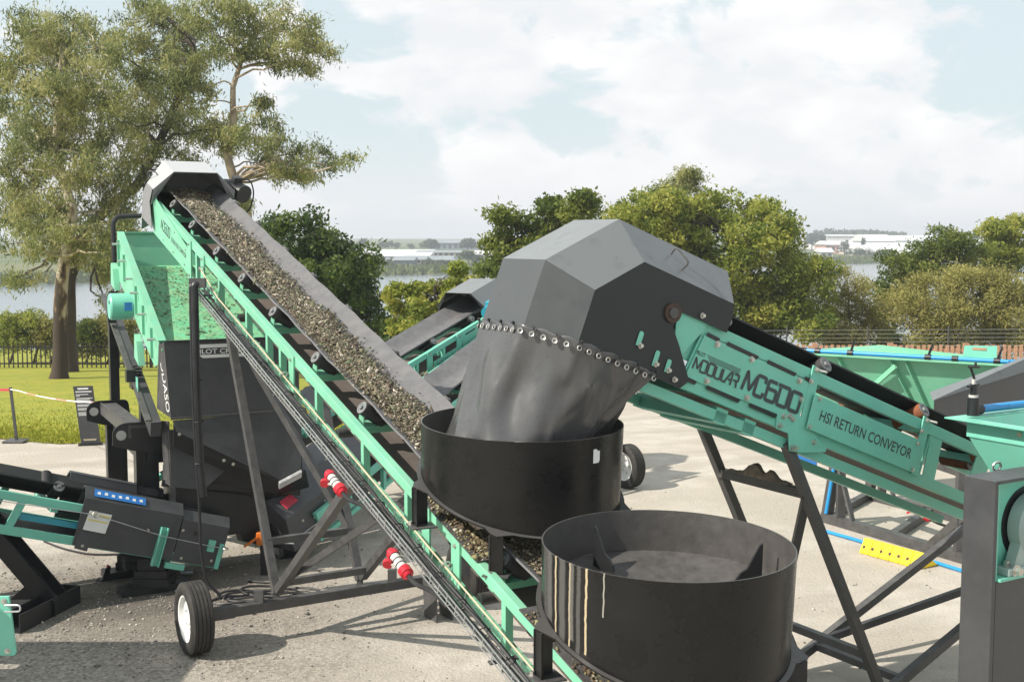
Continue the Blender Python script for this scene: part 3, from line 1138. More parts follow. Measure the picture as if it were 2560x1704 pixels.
def plug(root, p, q, k=.8):
    """red and grey cable coupling with its hinged red cap"""
    p, q = Vector(p), Vector(q)
    d = (q - p)
    e = d.normalized()
    body = MB().cyl(p + d * .24, p + d * .74, .036 * k, 16).build('plug', PLUGW, root, smooth=True)
    ln = d.length
    lathe_along(p, e, [(0, .001), (0, .028 * k), (ln * .10, .040 * k), (ln * .10, .043 * k), (ln * .24, .043 * k)], 16).build('red_collar', RED, body, smooth=True)
    lathe_along(p, e, [(ln * .74, .046 * k), (ln * .93, .046 * k), (ln * .93, .040 * k), (ln, .022 * k), (ln, .001)], 16).build('red_collar', RED, body, smooth=True)
    for t in (.42, .58):
        MB().torus(p + d * t, e, .037 * k, .004, 16, 5).build('clamp_ring', STEEL, body)
    side = Vector((-1, .1, -.25)).normalized()
    cp = p + d * .36 + side * .062 * k
    MB().cyl(cp - e * .004, cp + e * .018 + side * .012, .034 * k, 18).build('hinged_cap', RED, body, smooth=True)
    MB().bar(p + d * .66, cp, .02, .012).build('cap_hinge', PLUGW, body)
    MB().tube(rounded([q - e * .01, q + e * .08, q + e * .16 + Vector((.07, 0, .0)), q + e * .3 + Vector((.09, 0, -.005))], .06, 5), .013, 8).build('cable_end', CABLE, body, smooth=True)


MC600 = [
    [(0, 0), (.12, 1.0), (.45, .10), (.74, .88)],
    [(1.32, .72), (1.32, 1.0), (.78, 1.0), (.78, 0), (1.32, 0), (1.32, .25)],
    [(2.05, .98), (1.52, .98), (1.52, 0), (2.12, 0), (2.12, .58), (1.60, .58)],
    [(2.12, .98), (2.92, .98), (2.92, 0), (2.30, 0), (2.30, .86)],
    [(3.40, 0), (3.72, 0), (3.72, .96), (3.10, .96), (3.10, 0), (3.42, 0)],
]
MAIN = main_conveyor()


def crushed_load():
    """the crushed glass and leaf litter riding on the belt"""
    n = 42000
    s = rng.uniform(-3.2, 6.05, n)
    wob = .02 * np.sin(s * 3.1) + .015 * np.sin(s * 7.3 + 1)
    t = np.clip(rng.normal(0, .42, n), -1, 1)
    w = -.065 + wob + t * .19 + np.where(rng.random(n) < .03, rng.uniform(-.02, .14, n), 0)
    hgt = -.050 * np.ones(n) + .026 * (1 - t * t) + .010 * np.sin(s * 5 + 2) * (1 - t * t)
    # the belt wing under the load
    wing = np.where(np.abs(w) > .11, -.11 + (np.abs(w) - .11) * .11 / .158, -.11)
    h = np.maximum(hgt, wing + .006) + rng.uniform(-.008, .008, n)
    size = rng.gamma(2.0, .0033, n) + .0035
    big = rng.random(n) < .006
    size[big] *= 2.4
    tet = np.array([(1, 0, -.3), (-.5, .87, -.3), (-.5, -.87, -.3), (0, 0, .5)], float)
    fc = np.array([(0, 2, 1), (0, 1, 3), (1, 2, 3), (2, 0, 3)])
    V = tet[None] * size[:, None, None] * rng.uniform(.55, 1.5, (n, 1, 3)) * np.array([1, 1, .45])
    az, tx, ty = rng.uniform(0, 6.283, n), rng.normal(0, .38, n), rng.normal(0, .38, n)
    ca, sa = np.cos(az)[:, None], np.sin(az)[:, None]
    Vx, Vy = V[..., 0] * ca - V[..., 1] * sa, V[..., 0] * sa + V[..., 1] * ca
    V = np.stack([Vx, Vy, V[..., 2] + Vx * np.tan(np.clip(tx, -1, 1))[:, None] + Vy * np.tan(np.clip(ty, -1, 1))[:, None]], -1)
    V = V + np.stack([w, s, h], 1)[:, None]
    V = V.reshape(-1, 3)
    Fc = (fc[None] + (np.arange(n) * 4)[:, None, None]).reshape(-1, 3)
    M3 = np.array(MM.to_3x3())
    V = V @ M3.T + np.array(MM.translation)
    me = fast_mesh('crushed_glass', V, Fc, np.repeat(rng.random(n), 4))
    m = ramp_mat('crushed_glass', [(0, (.03, .024, .018)), (.16, (.09, .065, .042)), (.38, (.165, .13, .088)), (.55, (.125, .13, .07)),
                                   (.70, (.25, .195, .125)), (.80, (.10, .155, .07)), (.86, (.32, .26, .18)), (.97, (.48, .43, .36)), (1, (.6, .56, .5))], rough=.55, spec=.5)
    tag(link('crushed_glass', me, m), 'crushed glass and leaf litter heaped along the long conveyor belt', 'crushed glass', kind='stuff')
    # bed under the loose pieces
    mb = MB()
    S = np.linspace(-3.25, 6.1, 80)
    prof = [(-.21, -.036), (-.16, -.035), (-.06, -.018), (.03, -.035), (.10, -.095)]
    V, Fq = [], []
    for i, sv in enumerate(S):
        wb = .02 * math.sin(sv * 3.1) + .015 * math.sin(sv * 7.3 + 1)
        for w_, h_ in prof:
            V.append(MM @ Vector((w_ + wb * .8, sv, h_ - .012)))
    for i in range(len(S) - 1):
        for k in range(4):
            Fq.append((i * 5 + k, i * 5 + k + 1, i * 5 + k + 6, i * 5 + k + 5))
    o = mb.mesh(V, Fq).build('load_bed', DIRT, smooth=True)
    tag(o, 'brown fines bedded under the crushed glass on the belt', 'fines', kind='stuff')


def rand_rot(n):
    q = rng.normal(size=(n, 4))
    q /= np.linalg.norm(q, axis=1)[:, None]
    a, b, c, d = q.T
    return np.stack([np.stack([a*a+b*b-c*c-d*d, 2*(b*c-a*d), 2*(b*d+a*c)], -1),
                     np.stack([2*(b*c+a*d), a*a-b*b+c*c-d*d, 2*(c*d-a*b)], -1),
                     np.stack([2*(b*d-a*c), 2*(c*d+a*b), a*a-b*b-c*c+d*d], -1)], 1)


crushed_load()


def ledge_litter():
    n = 1500
    s = np.concatenate([rng.uniform(-.80, -.06, 750), rng.uniform(-2.7, -1.3, 750)])
    w = np.clip(rng.normal(-.33, .045, n), -.42, -.25)
    sz = rng.gamma(1.8, .004, n) + .004
    tet = np.array([(1, 0, 0), (-.5, .87, 0), (-.5, -.87, 0), (0, 0, .6)], float)
    fc = np.array([(0, 2, 1), (0, 1, 3), (1, 2, 3), (2, 0, 3)])
    V = tet[None] * sz[:, None, None] * rng.uniform(.5, 1.5, (n, 1, 3))
    a = rng.uniform(0, 6.28, n)
    c, sn = np.cos(a)[:, None], np.sin(a)[:, None]
    V = np.stack([V[..., 0] * c - V[..., 1] * sn, V[..., 0] * sn + V[..., 1] * c, V[..., 2]], -1) + np.stack([w, s, np.full(n, -.074)], 1)[:, None]
    V = V.reshape(-1, 3) @ np.array(MM.to_3x3()).T + np.array(MM.translation)
    me = fast_mesh('litter', V, (fc[None] + (np.arange(n) * 4)[:, None, None]).reshape(-1, 3), np.repeat(rng.random(n), 4))
    m = ramp_mat('ledge_litter', [(0, (.04, .03, .02)), (.5, (.14, .10, .06)), (.8, (.24, .22, .10)), (1, (.42, .40, .32))])
    tag(link('litter', me, m), 'leaf litter and glass lying on the ledges below the round bins', 'litter', kind='stuff')


ledge_litter()


# ---- the return conveyor with the big hood and rubber skirt
HM = frame((.93, 6.68, 2.683), 31 - 90, -21.14)   # x: towards the camera side, y: downhill to the right
assert HM.col[0].y < 0


def return_conveyor():
    root = thing('belt_conveyor', 'green return conveyor with dark angular hood and rubber skirt above the round bin', 'conveyor', HM)
    CX = -.42
    pl = rot_to(HM, (0, 0, 1))
    lean = pl.y / pl.z
    # side ladders: top rail, bottom rail
    for xo, sg in ((0, 1), (-.84, -1)):
        a, b = (xo - .05, xo) if sg > 0 else (xo, xo + .05)
        MB().plate([(xo, -.02, 0), (xo, 3.9, 0), (xo, 3.9, -.072), (xo, .03, -.072)], .05, (-sg, 0, 0)).build('rail', GREEN2, root, bevel=.003)
        MB().plate([(xo, .165, -.335), (xo, 3.9, -.335), (xo, 3.9, -.41), (xo, .17, -.41)], .05, (-sg, 0, 0)).build('rail', GREEN2, root, bevel=.003)
        for s in (2.36,):
            q = .26
            MB().plate([(xo - sg * .004, s - .06, -.072), (xo - sg * .004, s + .06, -.072), (xo - sg * .004, s + .06 - lean * q * .3, -.335), (xo - sg * .004, s - .06 - lean * q * .3, -.335)],
                       .008, (-sg, 0, 0)).build('post', GREEN2, root)
            MB().box(*sorted((xo - sg * .004, xo - sg * .07)), s - .07, s - .06, -.335, -.072).build('post_flange', GREEN2, root)
        MB().plate([(xo - sg * .004, 2.80, -.072), (xo - sg * .004, 2.95, -.072), (xo - sg * .004, 2.93, -.335), (xo - sg * .004, 2.78, -.335)], .008, (-sg, 0, 0)).build('post', GREEN2, root)
    # head end box of the frame
    MB().plate([(.002, -.02, .002), (.002, .03, -.185), (.002, .10, -.26), (.002, .13, -.19), (.002, .20, -.072), (.002, .22, .002)], .012, (1, 0, 0)).build('head_plate', GREEN2, root)
    MB().plate([(-.03, .09, -.08), (-.03, .26, -.08), (-.03, .24, -.25), (-.03, .09, -.25)], .008, (1, 0, 0)).build('head_box', GREEN2, root)
    MB().plate([(.0, .165, -.335), (.0, .30, -.28), (.0, .30, -.07), (.0, .21, -.07)], .012, (-1, 0, 0)).build('web_plate', GREEN2, root)
    # bolted name panel
    MB().plate([(.003, .225, -.078), (.003, 1.125, -.078), (.003, 1.105, -.335), (.003, .175, -.345)], .008, (1, 0, 0)).build('name_panel', GREEN2, root, bevel=.002)
    P = .0125
    bolts(root, [(P, s, h) for s, h in ((.33, -.10), (.335, -.318), (.61, -.10), (.66, -.318), (1.02, -.10), (1.03, -.318))], (1, 0, 0), .013, .016)
    slot = lambda s0, s1, h: MB().plate([(P - .001, s0, h), (P - .001, s1, h - .004), (P - .001, s1 - .012, h - .028), (P - .001, s0 - .004, h - .024)], .0012, (1, 0, 0)).build('slot', BLACK, root)
    for a, b, h in ((.24, .34, -.058), (.40, .66, -.060), (.735, .985, -.060), (1.06, 1.12, -.058)):
        slot(a, b, h)
    for a, b, h in ((.20, .27, -.338), (.35, .62, -.338), (.70, .93, -.338)):
        slot(a, b, h)
    P += .0005
    lettering('PILOT', (P, .205, -.200), (0, 1, 0), (0, 0, 1), .066, .024, GREYT, root, bold=.012)
    bars = []
    for k in range(4):
        bars.append([(.284 + .009 * k, .925 - .0088 * k), (.556 - .002 * k, .925 - .0088 * k)])
    strokes([[(b[0][0], b[0][1]), (b[1][0], b[1][1])] for b in bars], .0036, (P, 0, -1.105), (0, 1, 0), (0, 0, 1), 1, 1, GREYT, root, name='stripe')
    MOD = [
        [(0, 0), (.10, 1), (.52, .10), (.86, .92)],
        [(1.20, 0), (.86, 0), (.86, .98), (1.52, .98), (1.52, 0), (1.18, 0)],
        [(1.74, .5), (1.74, .98), (2.42, .98), (2.42, 0), (1.74, 0), (1.74, .52)],
        [(2.62, .98), (2.62, 0), (3.28, 0), (3.28, .98)],
        [(3.48, .98), (3.48, 0), (4.02, 0)],
        [(3.92, .08), (4.42, .98), (4.62, .98), (4.62, -.08)],
        [(4.25, .34), (4.62, .34)],
        [(4.84, .98), (5.42, .98), (5.42, .44), (4.84, .44)],
        [(5.20, .44), (5.36, -.12)],
    ]
    strokes(MOD, .0125, (P, .208, -.283), (0, 1, 0), (0, 0, 1), .0645, .068, GREYT, root)
    strokes(MC600, .0225, (P, .600, -.285), (0, 1, 0), (0, 0, 1), .1275, .118, GREYT, root)
    # joint plates at the module joints
    for s in (1.13, 2.20):
        q = .42
        jp = MB().plate([(.004, s - .035, .025), (.004, s + .035, .018), (.004, s + .035 - lean * q * .18, -.36), (.004, s - .035 - lean * q * .18, -.36)], .010, (1, 0, 0))
        jp.build('joint_plate', GREEN2, root, bevel=.002)
        bolts(root, [(.014, s, .004), (.014, s - .02, -.075), (.014, s - .055, -.20), (.014, s - .07, -.33)], (1, 0, 0), .011, .014)
        MB().cyl((.014, s + .02, .006), (.07, s + .03, .004), .008, 8).build('stud', ZINC, root)
    # second name panel, hung on studs in front of the rails
    pp = [(.030, 1.150, -.138), (.030, 2.175, -.138), (.030, 2.205, -.352), (.030, 1.165, -.352)]
    MB().plate(pp, .006, (1, 0, 0)).build('name_panel', GREEN2, root, bevel=.002)
    bolts(root, [(.0365, 1.185, -.335), (.0365, 2.17, -.335), (.0365, 1.20, -.155), (.0365, 2.15, -.165)], (1, 0, 0), .010, .012)
    lettering('HSI RETURN CONVEYOR', (.0372, 1.243, -.278), (0, 1, 0), (0, 0, 1), .875, .066, GREYT, root, bold=.012)
    # support plate over the stand
    MB().plate([(.002, .92, -.31), (.002, 1.10, -.29), (.002, 1.40, -.412), (.002, 1.40, -.44), (.002, 1.20, -.50), (.002, 1.11, -.515), (.002, 1.06, -.42), (.002, .95, -.42)],
               .010, (1, 0, 0)).build('stand_plate', GREEN2, root, bevel=.002)
    bolts(root, [(.012, .98, -.335), (.012, .97, -.395), (.012, 1.28, -.41)], (1, 0, 0), .012, .02)
    MB().cyl((.005, 1.12, -.49), (.05, 1.12, -.49), .018, 10).build('pivot_pin', ZINC, root)
    # underside tube and box
    MB().bar((-.06, -.30, -.475), (-.06, 3.6, -.475), .06, .06).build('under_rail', GREEN2, root)
    MB().bar((-.78, -.30, -.475), (-.78, 3.6, -.475), .06, .06).build('under_rail', GREEN2, root)
    for s in (.55, .78):
        MB().bar((-.80, s, -.47), (-.03, s, -.47), .09, .09).build('cross_beam', GREEN2, root)
    MB().box(-.83, -.01, .3, .31, -.41, -.34).build('web_plate', GREEN2, root)
    # belt, idlers
    he = .12
    for s in (.40, 1.27, 2.24, 3.1):
        idler(root, CX, s, he, .30, .12, .13, .40, -.03, rr=.052, mats=(ROLLER if s < 2 else RUST, ROLLEND), green=GREEN2)
    sweep_belt(CX, he, .30, .12, .13, -.25, 3.85, n=20).build('belt', RUBBERB, root, smooth=True)
    MB().box(CX - .3, CX + .3, -.2, 3.8, -.36, -.35).build('return_belt', RETBELT, root)
    MB().cyl((CX - .34, -.20, -.08), (CX + .34, -.20, -.08), .13, 20).build('head_pulley', RUBBERB, root, smooth=True)
    MB().cyl((-.02, -.06, -.045), (.045, -.06, -.045), .056, 20).build('shaft_bearing', BROWN, root, smooth=True)
    MB().cyl((.045, -.06, -.045), (.052, -.06, -.045), .03, 16).build('shaft_end', STEEL, root, smooth=True)
    # ------- hood: outer and inner profiles, chamfered
    outp = [(-.592, -.40), (-.592, -.104), (-.342, .147), (.345, .149), (.362, .08), (.356, -.02)]
    inp = [(-.805, -.40), (-.805, -.017), (-.432, .362), (.418, .368), (.418, .366), (.418, .364)]
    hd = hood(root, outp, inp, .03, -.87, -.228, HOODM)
    side = [(.03, -.592, -.40), (.03, .15, -.42), (.03, .20, -.36), (.03, .06, -.20), (.03, -.02, -.12), (.03, -.02, -.02), (.03, .15, -.018), (.03, .356, -.02), (.03, .362, .08), (.03, .345, .149), (.03, -.342, .147), (.03, -.592, -.104)]
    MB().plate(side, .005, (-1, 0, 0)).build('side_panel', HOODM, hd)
    far = [(-.87, p[1], p[2]) for p in side]
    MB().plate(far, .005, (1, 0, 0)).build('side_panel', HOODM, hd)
    for s, h, l in ((-.22, -.235, .055), (-.075, -.30, .06), (.02, -.315, .05)):
        pts = rounded([(s - .016, h - l), (s + .016, h - l), (s + .016, h + l * .5), (s - .016, h + l * .5), (s - .016, h - l * .9)], .018, 4)
        MB().plate([(.0352, p.x, p.y) for p in pts[:-1]], .001, (1, 0, 0)).build('adjusting_slot', GREEN2, hd)
    bolts(hd, [(.036, -.205, -.285), (.036, -.065, -.345), (.036, .03, -.35), (.036, .09, -.385), (.036, .145, .01)], (1, 0, 0), .011, .02)
    # bent lifting hook on the chamfer
    a, b = Vector((-.10, -.09, .285)), Vector((-.035, -.035, .215))
    MB().tube(rounded([a, a + Vector((.03, -.005, .045)), b + Vector((.045, .005, .045)), b], .05, 6), .0055, 8).build('lifting_hook', STEEL, hd, smooth=True)
    # ------- rubber skirt laced to the hood
    loop = [(-.02, .0), (-.595, .0 + .035), (-.815, -.20), (-.815, -.64), (-.595, -.875), (-.02, -.875)]   # (s, w)
    loop[0] = (-.03, .038)
    loop[1] = (-.600, .038)
    top = []
    per = 150
    pts = loop + [loop[0]]
    seg = [math.dist(pts[i], pts[i + 1]) for i in range(len(pts) - 1)]
    tot = sum(seg)
    for k in range(per):
        d = tot * k / per
        i = 0
        while d > seg[i]:
            d -= seg[i]
            i += 1
        t = d / seg[i]
        top.append((pts[i][0] + (pts[i + 1][0] - pts[i][0]) * t, pts[i][1] + (pts[i + 1][1] - pts[i][1]) * t))
    Hi = HM.inverted()
    rows = 34
    V, Fq = [], []
    bc = Vector((.055, 6.72))
    c_top = HM @ Vector((-.42, -.45, -.40))
    for j in range(rows + 1):
        v = j / rows
        for k in range(per):
            s, w = top[k]
            ht = -.385 if s < -.1 else -.40
            p0 = HM @ Vector((w, s, ht + .006 * math.sin(k * .9)))
            ang = math.atan2(p0.y - c_top.y, p0.x - c_top.x)
            rb = .455 + .02 * math.sin(3 * ang + 1)
            p1 = Vector((bc.x - .02 + rb * math.cos(ang) * 1.0, bc.y + rb * .9 * math.sin(ang), 1.84))
            e = v ** 1.15
            p = p0.lerp(p1, e)
            # the loose right hand edge is pulled in below the frame
            out = Vector((math.cos(ang), math.sin(ang), 0))
            amp = .062 * min(1, v * 2.4) * (1 - .3 * v)
            f = mnoise.noise(Vector((k * .085 if k < per / 2 else (per - k) * .085 + 40, v * 1.3 + k * .02, 3.3))) + .55 * mnoise.noise(Vector((k * .17, v * 2.6, 9.1)))
            rg = 1 - abs(mnoise.noise(Vector((k * .11 + v * 1.2, v * .9 - k * .015, 21.7)))) * 2.2
            fold = (.020 * math.sin(ang * 5 + v * 2.6) + .024 * (rg - .4)) * min(1, v * 2.0) * (1 - .45 * v)
            p += out * (amp * f + fold)
            if s > -.32 and w > -.2:
                p -= Vector((.24, .10, 0)) * (v * (1 - .45 * v)) * min(1, (s + .32) / .25)
            V.append(Hi @ p)
    for j in range(rows):
        for k in range(per):
            k2 = (k + 1) % per
            Fq.append((j * per + k, j * per + k2, (j + 1) * per + k2, (j + 1) * per + k))
    sk = MB().mesh(V, Fq).build('skirt', SKIRT, root, smooth=True)
    sk.data.shade_smooth()
    sd = sk.modifiers.new('sheet', 'SOLIDIFY')
    sd.thickness = .004
    # eyelets and lacing along the visible edge
    d = .03
    idx = 0
    while d < seg[0] + seg[1] + seg[2] + .12:
        dd, i = d, 0
        while dd > seg[i]:
            dd -= seg[i]
            i += 1
        t = dd / seg[i]
        a, b = Vector(pts[i]), Vector(pts[i + 1])
        p = a.lerp(b, t)
        tg = (b - a).normalized()
        nrm = Vector((tg.y, -tg.x))          # (s, w) outward
        if nrm.dot(p - Vector((-.4, -.42))) < 0:
            nrm = -nrm
        N3 = Vector((nrm.y, nrm.x, 0))
        c = Vector((p.y, p.x, -.425)) + N3 * .012
        MB().torus(c, N3, .0125, .0036, 14, 5).build('eyelet', ZINC, sk, smooth=True)
        MB().disc(c + N3 * .0015, N3, .0105, 10).build('eyelet_hole', BLACK, sk)
        if idx % 2 == 0:
            c2 = c + Vector((0, 0, .036)) + N3 * .004
            MB().tube([c, c + Vector((0, .012, .02)) + N3 * .008, c2], .004, 5).build('cable_tie', BLACK, sk)
            MB().cyl(c2 - N3 * .002, c2 + N3 * .012, .009, 8).build('tie_head', BLACK, sk)
        d += .066
        idx += 1
    # ------- stand under the conveyor
    base = stand(root, HM, CX, .39, 1, 1.10, 3.95, -.47, .90, .06, sec=.056, diag=False)
    # lump of spilled fines lying on the upper cross member
    t1, t2 = HM @ Vector((CX - .39, 1.10, -.47)), HM @ Vector((CX + .39, 1.10, -.47))
    m1, m2 = t1.lerp(base[-1][0], .19), t2.lerp(base[1][0], .19)
    MB().bar(Hi @ m1, Hi @ m2, .055, .055, rot_to(HM, (0, 0, 1))).build('cross_member', STEEL, root)
    MB().bar(Hi @ t2.lerp(base[1][0], .20), Hi @ base[-1][0].lerp(t1, .19), .05, .05, rot_to(HM, (0, 0, 1))).build('diagonal', STEEL, root)
    V, Fq = [], []
    n = 22
    for i in range(n + 1):
        t = i / n
        c = m1.lerp(m2, .12 + .70 * t) + Vector((0, 0, .03))
        hh = .012 + .085 * math.exp(-((t - .42) / .12) ** 2) + .05 * math.exp(-((t - .70) / .13) ** 2) + .02 * mnoise.noise(Vector((t * 9, 1, 2)))
        wd = .035
        for k in range(7):
            a = math.pi * k / 6
            q = c + Vector((.86 * wd * math.cos(a), .5 * wd * math.cos(a), hh * math.sin(a) * (1 + .25 * mnoise.noise(Vector((t * 14, k * .8, 5))))))
            V.append(Hi @ q)
    for i in range(n):
        for k in range(6):
            Fq.append((i * 7 + k, i * 7 + k + 1, (i + 1) * 7 + k + 1, (i + 1) * 7 + k))
    Fq += [tuple(range(7)), tuple(range(n * 7 + 6, n * 7 - 1, -1))]
    o = MB().mesh(V, Fq).build('spilled_fines', DIRT, None, smooth=True)
    o.matrix_world = HM
    tag(o, 'lump of brown fines spilled on the crosspiece under the return conveyor', 'spilled dirt')
    return root


RETURN = return_conveyor()


# ---- the two round bins standing over the feed conveyor
def drum_frame(c, tilt=R(2.2), az=R(31)):
    ax = Vector((math.sin(tilt) * math.sin(az), -math.sin(tilt) * math.cos(az), math.cos(tilt)))
    e1 = Vector((0, 1, 0)).cross(ax).normalized()
    return Vector(c), e1, ax.cross(e1), ax


def streak_material():
    """bin paint with lime coloured runs on one side"""
    m = DRUM.copy()
    m.name = 'drum_paint_streaked'
    nt = m.node_tree
    N, L = nt.nodes.new, nt.links.new
    b = nt.nodes['Principled BSDF']
    src = b.inputs['Base Color'].links[0].from_socket
    uv = N('ShaderNodeUVMap')
    uv.uv_map = 'around'
    sp = N('ShaderNodeSeparateXYZ')
    L(uv.outputs[0], sp.inputs[0])
    nz = N('ShaderNodeTexNoise')
    nz.inputs['Scale'].default_value = 7
    nz.inputs['Detail'].default_value = 4
    L(uv.outputs[0], nz.inputs['Vector'])
    col = src
    for c0, w, v0, cc, st in ((.1730, .0024, .0, (.46, .38, .25), .95), (.2035, .0018, .0, (.46, .38, .25), .9), (.2065, .005, .1, (.20, .19, .175), .5), (.2312, .0020, .05, (.46, .38, .25), .95),
                              (.155, .009, .05, (.13, .128, .125), .7), (.188, .008, .0, (.13, .128, .125), .6), (.219, .004, .0, (.12, .12, .115), .55), (.140, .012, .0, (.11, .108, .105), .5), (.2562, .0012, .55, (.36, .34, .3), .8)):
        ad = N('ShaderNodeMath')
        ad.operation = 'MULTIPLY_ADD'
        L(nz.outputs['Fac'], ad.inputs[0])
        ad.inputs[1].default_value = .0045
        L(sp.outputs['X'], ad.inputs[2])
        su = N('ShaderNodeMath')
        su.operation = 'SUBTRACT'
        L(ad.outputs[0], su.inputs[0])
        su.inputs[1].default_value = c0
        ab = N('ShaderNodeMath')
        ab.operation = 'ABSOLUTE'
        L(su.outputs[0], ab.inputs[0])
        mr = N('ShaderNodeMapRange')
        mr.inputs['From Min'].default_value = w * .55
        mr.inputs['From Max'].default_value = w
        mr.inputs['To Min'].default_value = st
        mr.inputs['To Max'].default_value = 0
        L(ab.outputs[0], mr.inputs['Value'])
        gt = N('ShaderNodeMath')
        gt.operation = 'GREATER_THAN'
        L(sp.outputs['Y'], gt.inputs[0])
        gt.inputs[1].default_value = v0
        ml = N('ShaderNodeMath')
        ml.operation = 'MULTIPLY'
        L(mr.outputs[0], ml.inputs[0])
        L(gt.outputs[0], ml.inputs[1])
        mx = N('ShaderNodeMix')
        mx.data_type = 'RGBA'
        L(ml.outputs[0], mx.inputs['Factor'])
        L(col, mx.inputs['A'])
        mx.inputs['B'].default_value = (*cc, 1)
        col = mx.outputs['Result']
    L(col, b.inputs['Base Color'])
    return m


def round_bin(c, label, streaks=False, paper=False, fins=False):
    C, e1, e2, ax = drum_frame(c)
    root = thing('round_bin', label, 'bin', Matrix.Translation(C), group='round bins over the feed conveyor')
    r, hc, t, n = .575, .355, .007, 96
    nb = MM.to_3x3() @ Vector((0, 0, 1))
    b0 = C - ax * hc

    def rim(a, rr, dz=0):
        return C + (e1 * math.cos(a) + e2 * math.sin(a)) * rr + ax * dz

    def foot(a, rr, dz=0):
        p = rim(a, rr)
        return p - ax * ((p - b0).dot(nb) / ax.dot(nb)) + nb * dz
    V, Fq, UV = [], [], []
    for i in range(n + 1):
        a = 2 * math.pi * i / n
        taper = .985
        V += [rim(a, r) - C, foot(a, r * taper) - C, foot(a, (r - t) * taper) - C, rim(a, r - t) - C]
    mb = MB()
    mb.v = [tuple(v) for v in V]
    uvs = []
    inner = []
    for i in range(n):
        for k in range(4):
            inner.append(1 if k == 2 else 0)
            mb.f.append((i * 4 + k, i * 4 + (k + 1) % 4, (i + 1) * 4 + (k + 1) % 4, (i + 1) * 4 + k))
            vy = lambda q: 1.0 if q in (0, 3) else 0.0
            uvs += [(i / n, vy(k)), (i / n, vy((k + 1) % 4)), ((i + 1) / n, vy((k + 1) % 4)), ((i + 1) / n, vy(k))]
    sh = mb.build('shell', None, root, smooth=True)
    lay = sh.data.uv_layers.new(name='around')
    for li, q in enumerate(uvs):
        # start the seam behind, so that u grows anticlockwise seen from above
        lay.data[li].uv = ((q[0] - .40) % 1.0 if not (q[0] == 1.0) else .60, q[1])
    sh.data.materials.append(streak_material() if streaks else DRUM)
    sh.data.materials.append(DRUMIN)
    sh.data.polygons.foreach_set('material_index', inner)
    # bottom flange with lifting ears
    fl = MB()
    m = 96
    V = []
    for i in range(m):
        a = 2 * math.pi * i / m
        ear = 0
        for ea in EARS:
            d = abs((a - ea + math.pi) % (2 * math.pi) - math.pi)
            ear = max(ear, .055 * max(0, 1 - (d / .10) ** 2))
        ro = r + .018 + ear
        V += [foot(a, r * .99, 0) - C, foot(a, ro, 0) - C, foot(a, ro, -.008) - C, foot(a, r * .95, -.008) - C]
    for i in range(m):
        j = (i + 1) % m
        for k in range(3):
            fl.f.append((i * 4 + k, i * 4 + k + 1, j * 4 + k + 1, j * 4 + k))
    fl.v = [tuple(v) for v in V]
    fl.build('flange', DRUM, root, smooth=True)
    # brackets down to the conveyor frame
    for ea in EARS:
        p = foot(ea, r + .02) - C
        d = Vector((math.cos(ea), math.sin(ea), 0))
        ln = .22
        q = p - Vector((0, 0, ln))
        side = d.cross(Vector((0, 0, 1)))
        MB().bar(p + side * .035 - Vector((0, 0, .012)), q + side * .035, .008, .09, d).build('bracket', BLACK, root)
        MB().bar(p + side * .0 + d * .036 - Vector((0, 0, .012)), q + d * .036, .075, .008, d).build('bracket', DRUM, root)
        MB().bar(q - side * .07 - Vector((0, 0, .004)), q + side * .07 - Vector((0, 0, .004)), .14, .008).build('foot_plate', STEEL, root)
        bolts(root, [q + d * .055 + side * .03], (0, 0, 1), .011, .02)
    if fins:
        fz = .205
        floor = []
        for i in range(64):
            a = 2 * math.pi * i / 64
            p = rim(a, r - .01)
            floor.append(p - C - ax * (fz + .0) - ax * 0)
        # sloping dished floor
        fb = MB()
        ctr = -ax * (fz + .10)
        rings = [(.98, 0), (.72, .035), (.35, .085), (.12, .10)]
        V = []
        for rr, dz in rings:
            for i in range(64):
                a = 2 * math.pi * i / 64
                V.append(rim(a, r * rr) - C - ax * (fz + dz))
        for q in range(3):
            for i in range(64):
                j = (i + 1) % 64
                fb.f.append((q * 64 + i, q * 64 + j, (q + 1) * 64 + j, (q + 1) * 64 + i))
        fb.v = [tuple(v) for v in V]
        fb.f.append(tuple(range(3 * 64, 4 * 64)))
        fb.build('floor', DRUMIN, root, smooth=True)
        # upright gusset blades standing on the floor, with a rounded notch
        for a in (R(130), R(15), R(250)):
            d = e1 * math.cos(a) + e2 * math.sin(a)
            pr = [(.475, -.03), (.46, -.04), (.40, -.15), (.37, -.165), (.345, -.195), (.335, -.225), (.27, -.25), (.20, -.29), (.475, -.29)]
            sd = d.cross(ax).normalized()
            MB().plate([d * x + ax * z - sd * .006 for x, z in pr], .012, sd).build('blade', BLACK, root)
        # short box in the middle
        a = R(262)
        d = e1 * math.cos(a) + e2 * math.sin(a)
        sd = d.cross(ax).normalized()
        p = d * .28 - ax * .21
        MB().bar(p - sd * .14, p + sd * .14, .02, .13, ax).build('deflector', BLACK, root)
        MB().bar(p + sd * .14, p + sd * .14 - d * .2, .02, .13, ax).build('deflector', DRUM, root)
    if paper:
        V, Fq = [], []
        cols = 6
        for i in range(cols + 1):
            a = R(311) + R(5.0) * i / cols
            for k, (z) in enumerate((-.062, -.105, -.138)):
                jag = .010 * math.sin(i * 2.3 + k * 1.7) if i == cols else (.012 * (1 if i > 3 and k == 0 else 0))
                V.append(rim(a, r * .9965 + .0025, z - jag) - C)
        for i in range(cols):
            for k in range(2):
                Fq.append((i * 3 + k, i * 3 + k + 1, (i + 1) * 3 + k + 1, (i + 1) * 3 + k))
        MB().mesh(V, Fq).build('torn_label', WHITE, root)
    return root


